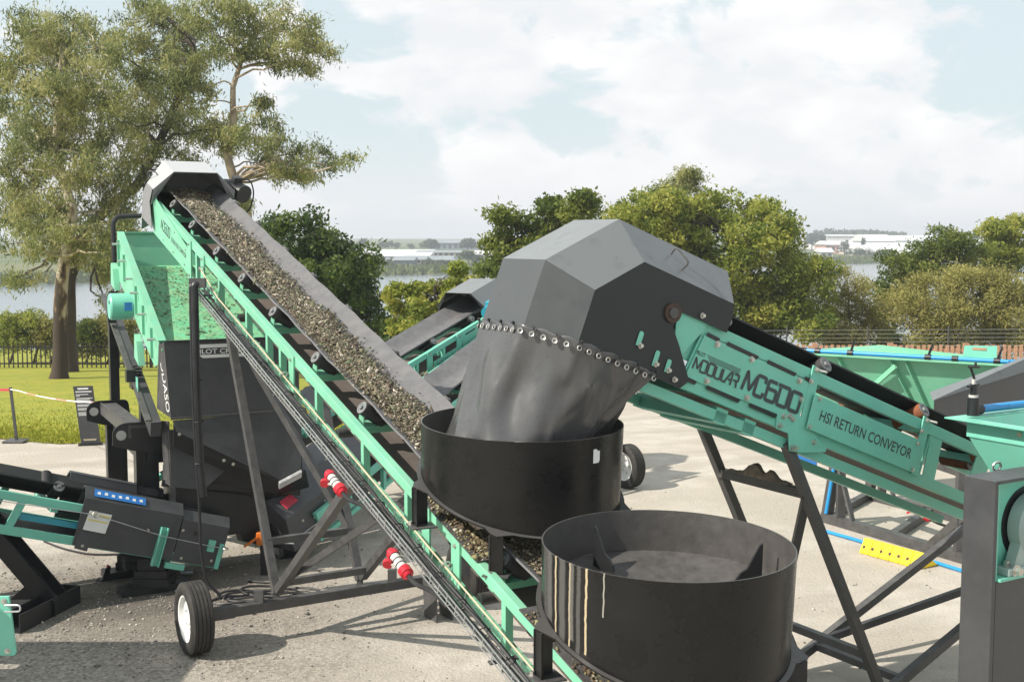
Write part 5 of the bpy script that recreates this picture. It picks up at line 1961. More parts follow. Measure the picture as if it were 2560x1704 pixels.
def crusher():
    r = thing('crusher', 'dark grey crusher housing with a green bearing recess at the right edge', 'crusher', RB)
    top = on(RB, 2489, 1203, 1, 0).z
    zb = on(RB, 2483, 1455, 1, 0).z
    T = .19
    MB().box(0, .03, .0, T, .05, top).build('left_cheek', ANTH, r, bevel=.004)
    MB().box(.031, 1.4, .0, T, .05, zb - .002).build('lower_plate', ANTH, r, bevel=.004)
    MB().box(.031, 1.4, .0, T, top - .02, top - .001).build('top_plate', ANTH, r, bevel=.004)
    MB().box(.033, 1.4, .085, .10, zb, top - .021).build('recess_plate', GREEN2, r)
    MB().box(.0315, .040, .004, .085, zb, top - .022).build('recess_edge', GREEN2, r)
    MB().box(.041, 1.4, -.02, .084, zb - .001, zb + .014).build('recess_ledge', GREEN2, r)
    MB().box(.031, 1.4, .11, T - .002, zb + .001, top - .023).build('inner_plate', BLACK, r)
    # plummer block
    cx, cz = .37, zb + .25
    MB().cyl((cx, .0845, cz), (cx, .083, cz), .20, 36).build('shaft_opening', BLACK, r)
    b = MB().box(cx - .26, cx + .26, -.015, .075, zb + .015, zb + .055).build('bearing_foot', BEAR, r, bevel=.006)
    MB().plate([(cx - .20, .0, zb + .055), (cx + .20, .0, zb + .055), (cx + .12, .0, cz), (cx - .12, .0, cz)], .06, (0, 1, 0)).build('bearing_pedestal', BEAR, b)
    lathe_along((cx, .07, cz), (0, -1, 0), [(0, .17), (.07, .17), (.09, .15), (.09, .08), (.12, .07), (.12, .001)], 36).build('bearing_cap', BEAR, b, smooth=True)
    bolts(b, [(cx - .20, -.016, zb + .04)], (0, -1, 0), .022, .03)
    bolts(b, [(cx - .22, .03, zb + .056)], (0, 0, 1), .016, .03)
    # hopper of the crusher above
    tip = RB.inverted() @ at(2361, 1042, 7.1)
    x0, y0, z0 = tip
    fl = MB()
    MB().box(x0, x0 + 1.6, y0 - .09, y0, z0 - .008, z0).build('hopper_flange', GREEN2, r)
    MB().box(x0, x0 + .09, y0 - 1.3, y0 - .091, z0 - .008, z0).build('hopper_flange', GREEN2, r)
    MB().plate([(x0 + .09, y0 - .09, z0 - .009), (x0 + .09, y0 - 1.3, z0 - .009), (x0 + .09, y0 - 1.3, z0 - .11), (x0 + .09, y0 - .09, z0 - .11)], .008, (1, 0, 0)).build('hopper_skirt', GREEN2, r)
    MB().plate([(x0 + .10, y0 - .10, z0 - .115), (x0 + .10, y0 - 1.3, z0 - .115), (x0 + .35, y0 - 1.2, z0 - .62), (x0 + .35, y0 - .30, z0 - .62)], .008, (1, 0, 0)).build('hopper_wall', GREEN2, r)
    MB().plate([(x0 + .10, y0 - .09, z0 - .01), (x0 + 1.6, y0 - .09, z0 - .01), (x0 + 1.6, y0 - .30, z0 - .62), (x0 + .35, y0 - .30, z0 - .62)], .008, (0, -1, 0)).build('hopper_wall', GREEN2, r)
    MB().cyl((x0 + .0895, y0 - .45, z0 - .05), (x0 + .084, y0 - .45, z0 - .05), .014, 12).build('bolt_hole', WIRE, r)
    MB().torus(RB.inverted() @ at(2492, 1165, 6.5), (.3, 1, .2), .025, .007, 12, 6).build('eye_bolt', GALV, r)
    # spray bar with sprinkler
    zz = z0 + .035
    MB().cyl((x0 + .24, y0 - .045, zz), (x0 + 1.6, y0 - .045, zz + .0), .024, 14).build('spray_pipe', BLUE, r, smooth=True)
    s = MB().cyl((x0 + .20, y0 - .045, z0 + .001), (x0 + .20, y0 - .045, z0 + .11), .036, 14).build('sprinkler', BLACK, r, smooth=True)
    MB().cyl((x0 + .2, y0 - .045, zz), (x0 + .27, y0 - .045, zz), .033, 14).build('elbow', BLACK, s, smooth=True)
    MB().cyl((x0 + .20, y0 - .045, z0 + .11), (x0 + .20, y0 - .045, z0 + .125), .028, 12).build('collar', PLUGW, s)
    MB().cyl((x0 + .20, y0 - .045, z0 + .125), (x0 + .20, y0 - .045, z0 + .19), .022, 10).build('riser', BLACK, s)
    MB().bar((x0 + .15, y0 - .045, z0 + .178), (x0 + .24, y0 - .045, z0 + .186), .02, .012).build('valve_handle', BLACK, s)
    MB().bar((x0 + .20, y0 - .045, z0 + .19), (x0 + .20, y0 - .045, z0 + .22), .018, .018, (1, 0, 0)).build('nozzle', PLUGW, s)
    MB().tube(rounded([(x0 + .21, y0 - .045, z0 + .20), (x0 + .19, y0 - .045, z0 + .25), (x0 + .16, y0 - .045, z0 + .30)], .03, 4), .009, 6).build('sprinkler_arm', BLACK, s)
    MB().bar((x0 + .15, y0 - .045, z0 + .296), (x0 + .24, y0 - .045, z0 + .290), .016, .012).build('deflector', BLACK, s)
    MB().cyl((x0 + .21, y0 - .045, z0 + .29), (x0 + .21, y0 - .045, z0 + .32), .008, 6).build('spindle', BLACK, s)


crusher()


# ---- green feed hopper on its chassis behind the return conveyor
def feed_hopper():
    A, B = at(1985, 879, 13.3), at(2526, 909, 12.0)
    A.z = B.z = 1.80
    r = thing('feed_hopper', 'large mint green feed hopper with blue spray pipe along its rim', 'hopper', (A.x, A.y, 0))
    o = Vector((A.x, A.y, 0))
    a, b = A - o, B - o
    d = (b - a).normalized()
    back = Vector((-d.y, d.x, 0))
    up = Vector((0, 0, 1))
    la, lb = a + d * .35 + back * .38 - up * .75, b - d * .25 + back * .38 - up * .75
    MB().plate([a, la, lb, b], .01, back).build('front_wall', GREEN, r)
    c, e = at(2015, 874, 14.2) - o, at(2518, 899, 13.6) - o
    ap = at(2200, 862, 14.6) - o
    MB().plate([c, ap, e, e + up * -.6, c + up * -.6], .01, back).build('back_wall', GREEN, r)
    MB().plate([b, e, e - up * .6 - d * .3, lb], .01, d).build('end_wall', GREEN, r)
    MB().plate([a, c, c - up * .6 + d * .3, la], .01, -d).build('end_wall', GREEN, r)
    MB().bar(a - back * .03, b - back * .03, .10, .02).build('rim', GREEN, r)
    MB().plate([b - d * .50 + back * .12, b - d * .16 + back * .12, b - d * .16 + back * .12 + up * .17, b - d * .48 + back * .12 + up * .16], .012, back).build('handle_plate', GREEN2, r)
    MB().plate([b - d * .40 + back * .116 + up * .12, b - d * .26 + back * .116 + up * .12, b - d * .26 + back * .116 + up * .145, b - d * .40 + back * .116 + up * .145], .001, -back).build('handle_slot', WOOD, r)
    for t in (.22, .47, .54, .98):
        p = a + (b - a) * t
        q = la + (lb - la) * (t + (.12 if .3 < t < .9 else 0))
        MB().plate([p - back * .05 - up * .02, p - d * -.02 - up * .02, q, q - back * .06], .012, d).build('rib', GREEN, r)
    MB().bar(la.lerp(lb, .02) - back * .03, a.lerp(b, .5) - up * .08 - back * .03, .03, .05).build('diagonal_rib', GREEN, r)
    MB().bar(la.lerp(lb, .62) - back * .03, b - up * .16 - back * .03, .03, .06).build('diagonal_rib', GREEN, r)
    pipe = MB().cyl(a - back * .06 + up * .035, b - back * .06 + up * .035, .022, 12).build('spray_pipe', BLUE, r, smooth=True)
    MB().cyl(b - back * .06 + up * .035, b - back * .06 + up * .06 + (d + back * .35) * .9, .022, 12).build('spray_pipe', BLUE, r, smooth=True)
    for t in (.06, .13, .29, .65, .77, .95):
        p = a + (b - a) * t - back * .06 + up * .035
        MB().cyl(p - d * .03, p + d * .03, .033, 12).build('pipe_fitting', BLACK, pipe, smooth=True)
        if t in (.29, .65, .95):
            MB().cyl(p, p + up * .10 + d * .03, .014, 8).build('nozzle', BLACK, pipe)
            MB().bar(p + up * .10 + d * .03, p + up * .14 + d * .05, .01, .02, d).build('nozzle_head', BLACK, pipe)
    # dark covered belt leaving to the right
    p0, p1 = at(2335, 1000, 10.6) - o, at(2640, 905, 11.6) - o
    MB().plate([p0, p1, p1 - up * .9, p0 - up * .35], .4, back).build('belt_cover', ANTH, r)
    q0, q1 = at(2325, 980, 10.7) - o, at(2640, 862, 11.7) - o
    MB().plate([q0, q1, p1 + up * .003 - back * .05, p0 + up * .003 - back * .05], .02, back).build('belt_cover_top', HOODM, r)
    for t in (.2, .72):
        p = q0.lerp(q1, t) - up * .045 - back * .004
        MB().plate([p, p + (q1 - q0) * .10, p + (q1 - q0) * .10 - up * .022, p - up * .022], .003, -back).build('slot', BLACK, r)
    # chassis on the ground
    g = lambda px, py, z: at_ground(px, py, z) - o
    P1, P2 = g(2060, 1291, .05), g(2440, 1402, .05)
    P3, P4 = P1 + back * 1.4, P2 + back * 1.4
    for k, (s, t) in enumerate(((P1, P2), (P3, P4))):
        MB().bar(s, t, .10, .10).build('chassis_beam', STEEL, r)
    for t in (.02, .48, .95):
        MB().bar(P1.lerp(P2, t), P3.lerp(P4, t), .08, .08).build('chassis_cross', STEEL, r)
    for s, bk in ((P1, 0), (P3, 0)):
        t0 = s + (P2 - P1) * .10
        MB().bar(s + (P2 - P1) * .02, t0 + up * .62 + (P2 - P1) * -.02, .08, .10).build('leg', STEEL, r)
        MB().bar(s + (P2 - P1) * .22, t0 + up * .62, .12, .02, d).build('leg_plate', STEEL, r)
        MB().bar(t0 + up * .62, s + (P2 - P1) * .95 + up * .45, .06, .10).build('top_beam', STEEL, r)
        MB().bar(s + (P2 - P1) * .72, s + (P2 - P1) * .98 + up * .5, .08, .08).build('brace', STEEL, r)
        MB().bar(s + (P2 - P1) * .9, s + (P2 - P1) * .9 + up * 1.0, .08, .08).build('leg', STEEL, r)
        MB().bar(s + (P2 - P1) * .12, s + (P2 - P1) * .12 + up * 1.05, .08, .08).build('leg', STEEL, r)
    MB().tube([P1 + (P2 - P1) * .0 + Vector((0, -.09, .06)), P1 + (P2 - P1) * .06 + Vector((0, -.09, .68))], .022, 10).build('water_pipe', BLUE, r, smooth=True)
    pl = at(2262, 1262, 11.6) - o
    plug(r, pl, pl + Vector((.24, -.06, -.13)))
    MB().plate([P1 + Vector((-.2, .5, .45)), P1 + Vector((.02, .45, .46)), P1 + Vector((.02, .45, .62)), P1 + Vector((-.2, .5, .60))], .02, back).build('sign_plate', STICKB, r)


feed_hopper()


# ---- small things on the ground
def small_things():
    # yellow wheel chock
    a, b = at_ground(2148, 1382), at_ground(2299, 1424)
    d = (b - a).normalized()
    bk = Vector((-d.y, d.x, 0))
    ln = (b - a).length
    r = thing('wheel_chock', 'bright yellow wedge shaped wheel chock on the concrete', 'wheel chock', (a.x, a.y, 0))
    n = 6
    for i in range(n):
        x0, x1 = ln * i / n, ln * (i + 1) / n - .006
        V = []
        for x in (x0, x1):
            for w, z in ((0, .004), (0, .018), (.066, .142), (.085, .145), (.265, .012), (.265, .004)):
                V.append(d * x + bk * w + Vector((0, 0, z)))
        m = 6
        Fq = [tuple(range(m - 1, -1, -1)), tuple(range(m, 2 * m))] + [(k, (k + 1) % m, m + (k + 1) % m, m + k) for k in range(m)]
        MB().mesh(V, Fq).build('wedge', YELLOW, r, bevel=.006)
    nr = (Vector((0, 0, 1)) * .066 - bk * .124).normalized()
    for i in range(7):
        p = d * (ln * (i + .35) / 6.9) + bk * .026 + Vector((0, 0, .0668)) + nr * .001
        MB().disc(p, nr, .017, 12).build('hole', BROWN, r)
    # blue hose on the ground behind it
    pts = [at_ground(x, y, .02) for x, y in ((2060, 1326), (2110, 1340), (2165, 1356), (2240, 1374), (2335, 1404), (2400, 1424), (2500, 1452))]
    tag(MB().tube(pts, .018, 8).build('water_hose', BLUE, smooth=True), 'blue water hose lying on the ground behind the yellow chock', 'hose')
    # info board on the lawn edge
    p = at_ground(228, 1113)
    M = Matrix.Translation(p) @ Matrix.Rotation(R(16), 4, 'Z')
    r = thing('info_board', 'leaning dark grey information board with white text lines on the lawn edge', 'sign', M)
    lx = -.105
    tl = lambda x, z: Vector((x + lx * z, .30 * z * .12, z))
    W, Hh = .275, .885
    MB().plate([tl(-W / 2, .03), tl(W / 2, .03), tl(W / 2, Hh), tl(-W / 2, Hh)], .03, (0, 1, 0)).build('board', ANTH, r, bevel=.003)
    MB().box(-.18, .16, -.02, .10, 0, .03).build('base', BLACK, r)
    f = lambda x, z: tl(x, z) + Vector((0, -.0025, 0))
    def barx(x0, x1, z, h, m, nm):
        MB().plate([f(x0, z), f(x1, z), f(x1, z + h), f(x0, z + h)], .001, (0, -1, 0)).build(nm, m, r)
    barx(-.08, .07, .835, .026, WHITE, 'heading')
    for k, (x1, z) in enumerate(((.11, .795), (.06, .757), (-.06, .735), (.11, .70), (.07, .68), (.09, .66), (-.02, .64), (.12, .605), (.04, .585), (.10, .55), (.09, .53), (.11, .49), (.08, .47), (.02, .45))):
        barx(-.115, x1, z, .010 if k else .016, WHITE, 'text_line')
    MB().plate([f(-.10, .10), f(.09, .10), f(.075, .075), f(-.085, .075)], .001, (0, -1, 0)).build('logo_bar', WIRE, r)
    # barrier post and its tape
    p = at_ground(42, 1104)
    r = thing('barrier_post', 'thin dark barrier post on a flat base by the lawn', 'post', p)
    MB().box(-.16, .16, -.16, .16, 0, .035).build('base', STEEL, r, bevel=.01)
    t = at(25, 968, 17.9)
    MB().bar((0, 0, .03), (t.x - p.x, 0, t.z), .035, .035, (0, 1, 0)).build('post', ANTH, r)
    r = thing('barrier_tape', 'red and white barrier tape strung from the thin post', 'tape', t)
    e = at(262, 1004, 13.2)
    segs = [(Vector((-1.6, .4, -.06)), Vector((0, 0, -.02)))]
    L_ = e - t
    N_ = 9
    prev = Vector((0, 0, -.02))
    for i in range(1, N_ + 1):
        u = i / N_
        q = L_ * u - Vector((0, 0, .22 * u * (1 - u)))
        MB().plate([prev, q, q - Vector((0, 0, .015)), prev - Vector((0, 0, .015))], .002, (0, 1, 0)).build('tape_strip', WHITE if i % 3 else TAPER, r)
        prev = q
    MB().plate([segs[0][0], segs[0][1], segs[0][1] - Vector((0, 0, .035)), segs[0][0] - Vector((0, 0, .035))], .002, (0, 1, 0)).build('tape_strip', STICKR, r)
    # hanging conduit from the tray down to the ground
    top = MM @ Vector((-.60, 3.80, -.20))
    r = thing('cable_conduit', 'thick black conduit hanging from the feed conveyor to the ground', 'conduit', (top.x, top.y, 0))
    pts = [Vector((.02, .0, top.z + .02)), Vector((-.01, -.02, top.z)), Vector((-.01, -.02, 1.9)), Vector((.0, 0, 1.2)), Vector((.02, .0, .92))]
    low = pts + [Vector((.02, .01, .45)), Vector((.06, .02, .18)), Vector((.17, .05, .06))]
    MB().tube(rounded(pts, .1, 5), .034, 10).build('conduit', BLACK, r, smooth=True)
    MB().tube([p + Vector((-.03, -.012, 0)) for p in rounded(low, .1, 5)], .013, 6).build('cable', CABLE, r, smooth=True)
    for z in (2.3, 1.9, 1.55, 1.2):
        MB().torus((0, -.005, z), (0, 0, 1), .038, .005, 12, 5).build('cable_tie', BLACK, r)
    MB().box(-.05, .08, -.03, .03, top.z - .02, top.z + .06).build('hanger', STEEL, r)
    for k in range(4):
        c = Vector((.32 + .10 * k, .10 + .12 * (k % 2), .012 + .008 * k))
        pts = []
        for j in range(26):
            a_ = j / 25 * 6.5 + k
            rr = .16 + .05 * math.sin(a_ * 2 + k) + .02 * k
            pts.append(c + Vector((rr * 1.5 * math.cos(a_), rr * .8 * math.sin(a_), .01 * math.sin(a_ * 3))))
        MB().tube(pts, .011, 6).build('cable_loop', CABLE, r, smooth=True)
    pts = [at_ground(x, y, .012) for x, y in ((620, 1452), (700, 1458), (780, 1452), (880, 1430))]
    tag(MB().tube(rounded(pts, .3, 5), .010, 6).build('ground_cable', CABLE, smooth=True), 'thin black cable lying on the gravel under the wheeled stand', 'cable')
    pts = [at_ground(x, y, .012) for x, y in ((110, 1352), (160, 1372), (230, 1386), (310, 1384))]
    tag(MB().tube(rounded(pts, .3, 5), .010, 6).build('ground_cable', CABLE, smooth=True), 'thin black cable on the gravel behind the low left conveyor', 'cable')
    # orange pull cord switch between the two conveyor tails
    c = at(655, 1345, 10.75)
    r = thing('pull_cord_switch', 'orange pull cord switch with spread levers between the conveyor tails', 'switch', c)
    MB().box(-.05, .06, -.03, .05, -.06, .06).build('body', ORANGE, r, bevel=.01)
    MB().bar((-.03, -.04, .02), (-.15, -.06, -.06), .03, .02).build('lever', ORANGE, r)
    MB().bar((.06, -.04, -.02), (.10, -.05, -.17), .03, .02).build('lever', ORANGE, r)
    for k in range(4):
        MB().torus((.045, -.035, .03 + .025 * k), (.2, 0, 1), .022, .007, 12, 5).build('spring_coil', ORANGE, r)
    MB().box(-.02, .05, .0, .04, -.45, -.061).build('stem', BLACK, r)
    MB().tube([(.08, -.03, -.01), (.14, -.04, .0), (.20, -.05, -.03), (.30, -.05, -.035)], .007, 6).build('chain', GALV, r)
    # stray offcut by the tail feet
    p = at_ground(262, 1452)
    M = Matrix.Translation(p) @ Matrix.Rotation(R(40), 4, 'Z')
    r = thing('steel_offcut', 'short upright black steel offcut with red tip on the gravel', 'offcut', M)
    MB().plate([(-.03, 0, 0), (.04, 0, 0), (.06, 0, .13), (.01, 0, .11)], .03, (0, 1, 0)).build('stub', BLACK, r)
    MB().cyl((.035, .015, .12), (.04, .015, .14), .012, 8).build('tip', RED, r)
    p = at_ground(465, 1438)
    tag(MB().cyl(p + Vector((-.05, 0, .03)), p + Vector((.06, .02, .03)), .03, 14).build('tin_can', GALV, smooth=True), 'small dull metal can lying on gravel behind the tyre', 'can')


small_things()


# ------------------------------------------------------------------ trees
D = 1 / .9203          # the clump lists were read off at 2356 px width


def leaf_material(name, cols, trans=.32):
    return ramp_mat(name, [(i / (len(cols) - 1), c) for i, c in enumerate(cols)], rough=.62, trans=trans, spec=.35)


LEAF = {
    'gum': leaf_material('gum_leaves', [(.085, .112, .040), (.20, .235, .08), (.34, .35, .125), (.44, .41, .18)], .45),
    'lime': leaf_material('yellow_green_leaves', [(.095, .14, .022), (.22, .27, .042), (.35, .375, .065), (.44, .43, .10)], .5),
    'dark': leaf_material('dark_green_leaves', [(.035, .065, .018), (.07, .12, .026), (.13, .18, .04)], .4),
    'mid': leaf_material('mid_green_leaves', [(.065, .10, .02), (.14, .185, .032), (.24, .265, .05)], .45),
    'olive': leaf_material('olive_leaves', [(.15, .15, .045), (.28, .27, .075), (.40, .365, .12), (.35, .335, .10)], .48),
    'far': leaf_material('far_leaves', [(.03, .05, .02), (.05, .075, .025), (.075, .10, .035)], .2),
}


def bark_material():
    m, nt, b = _nt('gum_bark')
    N, L = nt.nodes.new, nt.links.new
    g = N('ShaderNodeNewGeometry')
    sc = N('ShaderNodeVectorMath')
    sc.operation = 'MULTIPLY'
    sc.inputs[1].default_value = (1, 1, .45)
    L(g.outputs['Position'], sc.inputs[0])
    n = N('ShaderNodeTexNoise')
    n.inputs['Scale'].default_value = 3.0
    n.inputs['Detail'].default_value = 6
    L(sc.outputs[0], n.inputs['Vector'])
    sp = N('ShaderNodeSeparateXYZ')
    L(g.outputs['Position'], sp.inputs[0])
    # rough dark stocking at the foot, peeling upwards in patches
    ht = N('ShaderNodeMapRange')
    ht.inputs['From Min'].default_value = -.3
    ht.inputs['From Max'].default_value = 2.4
    ht.inputs['To Min'].default_value = .30
    ht.inputs['To Max'].default_value = -.06
    L(sp.outputs['Z'], ht.inputs['Value'])
    ad = N('ShaderNodeMath')
    ad.operation = 'ADD'
    L(n.outputs['Fac'], ad.inputs[0])
    L(ht.outputs[0], ad.inputs[1])
    cr = N('ShaderNodeValToRGB')
    e = cr.color_ramp.elements
    e[0].position, e[0].color = .44, (.46, .40, .32, 1)
    e[1].position, e[1].color = .60, (.045, .030, .020, 1)
    q = e.new(.50)
    q.color = (.34, .28, .19, 1)
    q = e.new(.55)
    q.color = (.12, .075, .045, 1)
    L(ad.outputs[0], cr.inputs['Fac'])
    L(cr.outputs[0], b.inputs['Base Color'])
    b.inputs['Roughness'].default_value = .85
    bp = N('ShaderNodeBump')
    bp.inputs['Strength'].default_value = .5
    bp.inputs['Distance'].default_value = .03
    L(n.outputs['Fac'], bp.inputs['Height'])
    L(bp.outputs[0], b.inputs['Normal'])
    return m


BARK = bark_material()
BARKP = paint('pale_bark', (.36, .29, .22), .85, var=.4, vscale=3)
BARKD = paint('dark_bark', (.06, .045, .035), .9, var=.4, vscale=4)


def leaves(C, L_, W_, droop, seed, shade=None):
    """rhombic leaves at points C; returns mesh data"""
    g = np.random.default_rng(seed)
    n = len(C)
    d = g.normal(size=(n, 3))
    d[:, 2] -= droop
    d /= np.linalg.norm(d, axis=1)[:, None]
    h = g.normal(size=(n, 3))
    p = np.cross(d, h)
    p /= np.linalg.norm(p, axis=1)[:, None] + 1e-9
    L2 = (L_ * g.uniform(.45, 1.5, n) / 2)[:, None]
    W2 = (W_ * g.uniform(.6, 1.25, n) / 2)[:, None]
    V = np.empty((n, 4, 3))
    V[:, 0] = C - d * L2
    V[:, 1] = C + p * W2 - d * L2 * .2
    V[:, 2] = C + d * L2
    V[:, 3] = C - p * W2 - d * L2 * .2
    col = g.random(n) if shade is None else np.clip(shade + g.normal(0, .18, n), 0, 1)
    return V.reshape(-1, 3), np.arange(n * 4).reshape(-1, 4), col


def branch_path(a, b, sag, seed, n=7):
    g = random.Random(seed)
    a, b = Vector(a), Vector(b)
    ln = (b - a).length
    out = []
    o1 = Vector((g.uniform(-1, 1), g.uniform(-1, 1), g.uniform(-.4, .8))) * ln * .10
    for i in range(n + 1):
        t = i / n
        p = a.lerp(b, t) + Vector((0, 0, 1)) * (sag * ln * math.sin(math.pi * t)) + o1 * math.sin(2 * math.pi * t)
        if 0 < i < n:
            p += Vector((g.uniform(-1, 1), g.uniform(-1, 1), g.uniform(-1, 1))) * ln * .025
        out.append(p)
    return out


FULL = 1.55
NLEAF = []


def tree(name, label, cat, trunk, r0, clumps, leaf, dens, L_, W_, droop=.2, bark=None, group=None, seed=1, depth=1.0, puff=.36, ppc=1.0, twigs=True, limbs_from=.35, soft=False):
    """trunk: list of world points base -> top. clumps: (centre, rx, rz) world; foliage is many small puffs of leaves."""
    g = np.random.default_rng(seed)
    base = Vector(trunk[0])
    root = thing(name, label, cat, base, group)
    wood = MB()
    tp = [Vector(p) - base for p in trunk]
    path = []
    for i in range(len(tp) - 1):
        for k in range(4):
            path.append(tp[i].lerp(tp[i + 1], k / 4))
    path.append(tp[-1])
    path = [p + Vector((mnoise.noise(p * .7), mnoise.noise(p * .7 + Vector((9, 0, 0))), 0)) * r0 * .5 * min(1, i / 3) for i, p in enumerate(path)]
    m = len(path)
    rad = [r0 * (1.25 if i == 0 else 1) * (1 - .75 * i / (m - 1)) for i in range(m)]
    wood.tube(path, r0, 12, rad)
    Cs, Sh = [], []
    for ci, (c, rx, rz) in enumerate(clumps):
        c = Vector(c) - base
        # limb from the nearest lower trunk point
        best = min(range(int(m * limbs_from), m), key=lambda i: (path[i] - c).length + (2.0 * max(0, path[i].z - c.z + .15 * rx)))
        bp = branch_path(path[best], c, .06, seed * 31 + ci)
        rr = max(.012, min(rad[best] * .5, .014 * (c - path[best]).length + .012))
        wood.tube(bp, rr, 7, [rr * (1 - .7 * i / (len(bp) - 1)) for i in range(len(bp))])
        npuff = max(5, int(FULL * ppc * 5.2 * (rx / puff) * (rx * depth / puff) * (rz / puff) ** .6 * .30))
        u = g.normal(size=(npuff, 3))
        u /= np.linalg.norm(u, axis=1)[:, None]
        rr_ = g.uniform(.25, 1.0, npuff) ** .45
        P = u * rr_[:, None] * np.array([rx, rx * depth, rz])
        P += g.normal(0, .08 * rx, P.shape)
        for k in range(npuff):
            pc = np.array(c) + P[k]
            pr = puff * g.uniform(.55, 1.25)
            nl = max(8, int(dens * 1.15 * (pr / puff) ** 2))
            q = g.normal(size=(nl, 3))
            if soft:
                # loose spray: gaussian, stretched along a random drooping axis
                q *= pr * np.array([.46, .46, .38])
                ax_ = g.normal(size=3)
                ax_[2] = -abs(ax_[2]) * .8
                ax_ /= np.linalg.norm(ax_)
                q += ax_ * (g.normal(size=(nl, 1)) * pr * .52)
            else:
                q /= np.linalg.norm(q, axis=1)[:, None]
                q *= (pr * g.uniform(.30, 1.15, nl) ** .6)[:, None] * np.array([1, 1, .72])
                far_ = g.random(nl) < .10
                q[far_] *= g.uniform(1.1, 1.7, (far_.sum(), 1))
            Cs.append(pc + q)
            Sh.append(np.full(nl, np.clip(.5 + .27 * g.normal(), .03, .97)))
            if twigs and k % 3 == 0:
                tw = branch_path(c, Vector(pc), .03, seed * 77 + ci * 50 + k, 4)
                wood.tube(tw, .012, 4, [.016, .013, .010, .008, .005])
    wood.build('trunk', bark or BARKD, root, smooth=True)
    C_ = np.concatenate(Cs)
    NLEAF.append(len(C_))
    V, Fq, col = leaves(C_, L_ * .82, W_ * .82, droop, seed + 5, np.concatenate(Sh))
    link('crown', fast_mesh('crown', V, Fq, col), LEAF[leaf], root)
    return root


def clump(px, py, rx, ry, Y, dy=0.0):
    """clump read off the picture (2356-px scale)"""
    c = at(px * D, py * D, Y + dy)
    k = D * (Y + dy) / 3000
    return (c, rx * k, ry * k)


def cl(lst, Y, spread, seed, sat=0):
    g = random.Random(seed)
    out = [clump(x, y, a, b, Y, g.uniform(-spread, spread)) for x, y, a, b in lst]
    for x, y, a, b in lst:
        for k in range(sat):
            t = g.uniform(0, 6.283)
            q = g.uniform(.35, .6)
            out.append(clump(x + a * .95 * math.cos(t), y + b * .95 * math.sin(t), a * q, b * q, Y, g.uniform(-spread, spread)))
    return out


def gums():
    Y = 31.6
    g = lambda x, y, dy=0: at(x * D, y * D, Y + dy)
    b = at(148, 949, Y)
    tree('gum_tree', 'tall pale barked gum tree with dark stockinged trunk on the lawn', 'tree',
         [b, g(140, 800), g(140, 700), g(150, 590), g(165, 480), g(125, 340), g(135, 220), g(145, 130)], .22,
         cl([(70, 75, 60, 40), (150, 75, 65, 40), (215, 95, 50, 38), (30, 130, 45, 45), (110, 150, 75, 50), (200, 165, 65, 45), (250, 210, 45, 40),
             (45, 215, 55, 45), (130, 235, 80, 50), (215, 250, 65, 45), (15, 300, 40, 40), (90, 310, 60, 40), (175, 320, 80, 45), (265, 330, 55, 45),
             (60, 400, 60, 40), (150, 405, 70, 42), (235, 410, 60, 40), (20, 470, 50, 40), (100, 485, 70, 40), (190, 490, 75, 42), (270, 480, 50, 38),
             (40, 560, 50, 32), (120, 560, 45, 30), (215, 565, 60, 35), (265, 560, 35, 35)], Y, 2.2, 3, 2),
         'gum', 82, .17, .042, 1.4, BARK, 'gum trees on the lawn', 21, soft=True, puff=.27, ppc=.74, depth=1.2)
    Y2 = 34.5
    g = lambda x, y, dy=0: at(x * D, y * D, Y2 + dy)
    b2 = at(172, 930, Y2)
    tree('gum_tree', 'darker gum tree standing just behind the pale trunk, drooping twigs low down', 'tree',
         [b2, g(158, 760), g(160, 640), g(200, 520), g(310, 430), g(380, 300), g(430, 190), g(445, 110)], .24,
         cl([(320, 50, 50, 48), (390, 45, 55, 45), (300, 130, 45, 45), (360, 140, 60, 50), (425, 110, 50, 50), (330, 210, 60, 45), (405, 205, 55, 48),
             (440, 170, 35, 40), (290, 270, 50, 40), (360, 290, 60, 42), (440, 290, 55, 40), (320, 360, 55, 36), (400, 365, 50, 34),
             (330, 430, 40, 30), (300, 520, 30, 28), (225, 640, 32, 32), (255, 690, 24, 30), (210, 610, 30, 25), (60, 640, 30, 18)], Y2, 2.0, 5, 2),
         'gum', 82, .17, .042, 1.4, BARKD, 'gum trees on the lawn', 22, soft=True, puff=.27, ppc=.68, depth=1.2)
    Y3 = 33.0
    g = lambda x, y, dy=0: at(x * D, y * D, Y3 + dy)
    b3 = at(640, 935, Y3)
    tree('gum_tree', 'spreading gum tree with bare pale limbs behind the conveyor motor', 'tree',
         [b3, g(580, 600), g(566, 480), g(535, 400), g(522, 350), g(535, 280), g(535, 200), g(560, 120), g(600, 60)], .17,
         cl([(480, 30, 50, 42), (545, 30, 60, 42), (620, 35, 60, 40), (680, 60, 45, 38), (510, 85, 45, 35), (590, 90, 65, 38), (660, 110, 55, 36), (705, 100, 32, 32),
             (530, 130, 35, 22), (620, 150, 36, 20), (690, 150, 28, 20), (752, 118, 22, 16), (465, 230, 38, 34), (520, 290, 45, 34), (580, 310, 55, 36), (640, 320, 40, 30),
             (480, 330, 45, 32), (550, 355, 42, 26), (620, 370, 40, 26), (680, 370, 45, 26), (730, 365, 42, 28), (790, 375, 38, 20), (660, 410, 34, 16), (725, 405, 34, 16), (600, 240, 10, 8), (560, 470, 18, 14)], Y3, 1.6, 7, 1),
         'gum', 78, .17, .042, 1.4, BARKP, 'gum trees on the lawn', 23, soft=True, puff=.25, ppc=.72, depth=1.0)


gums()


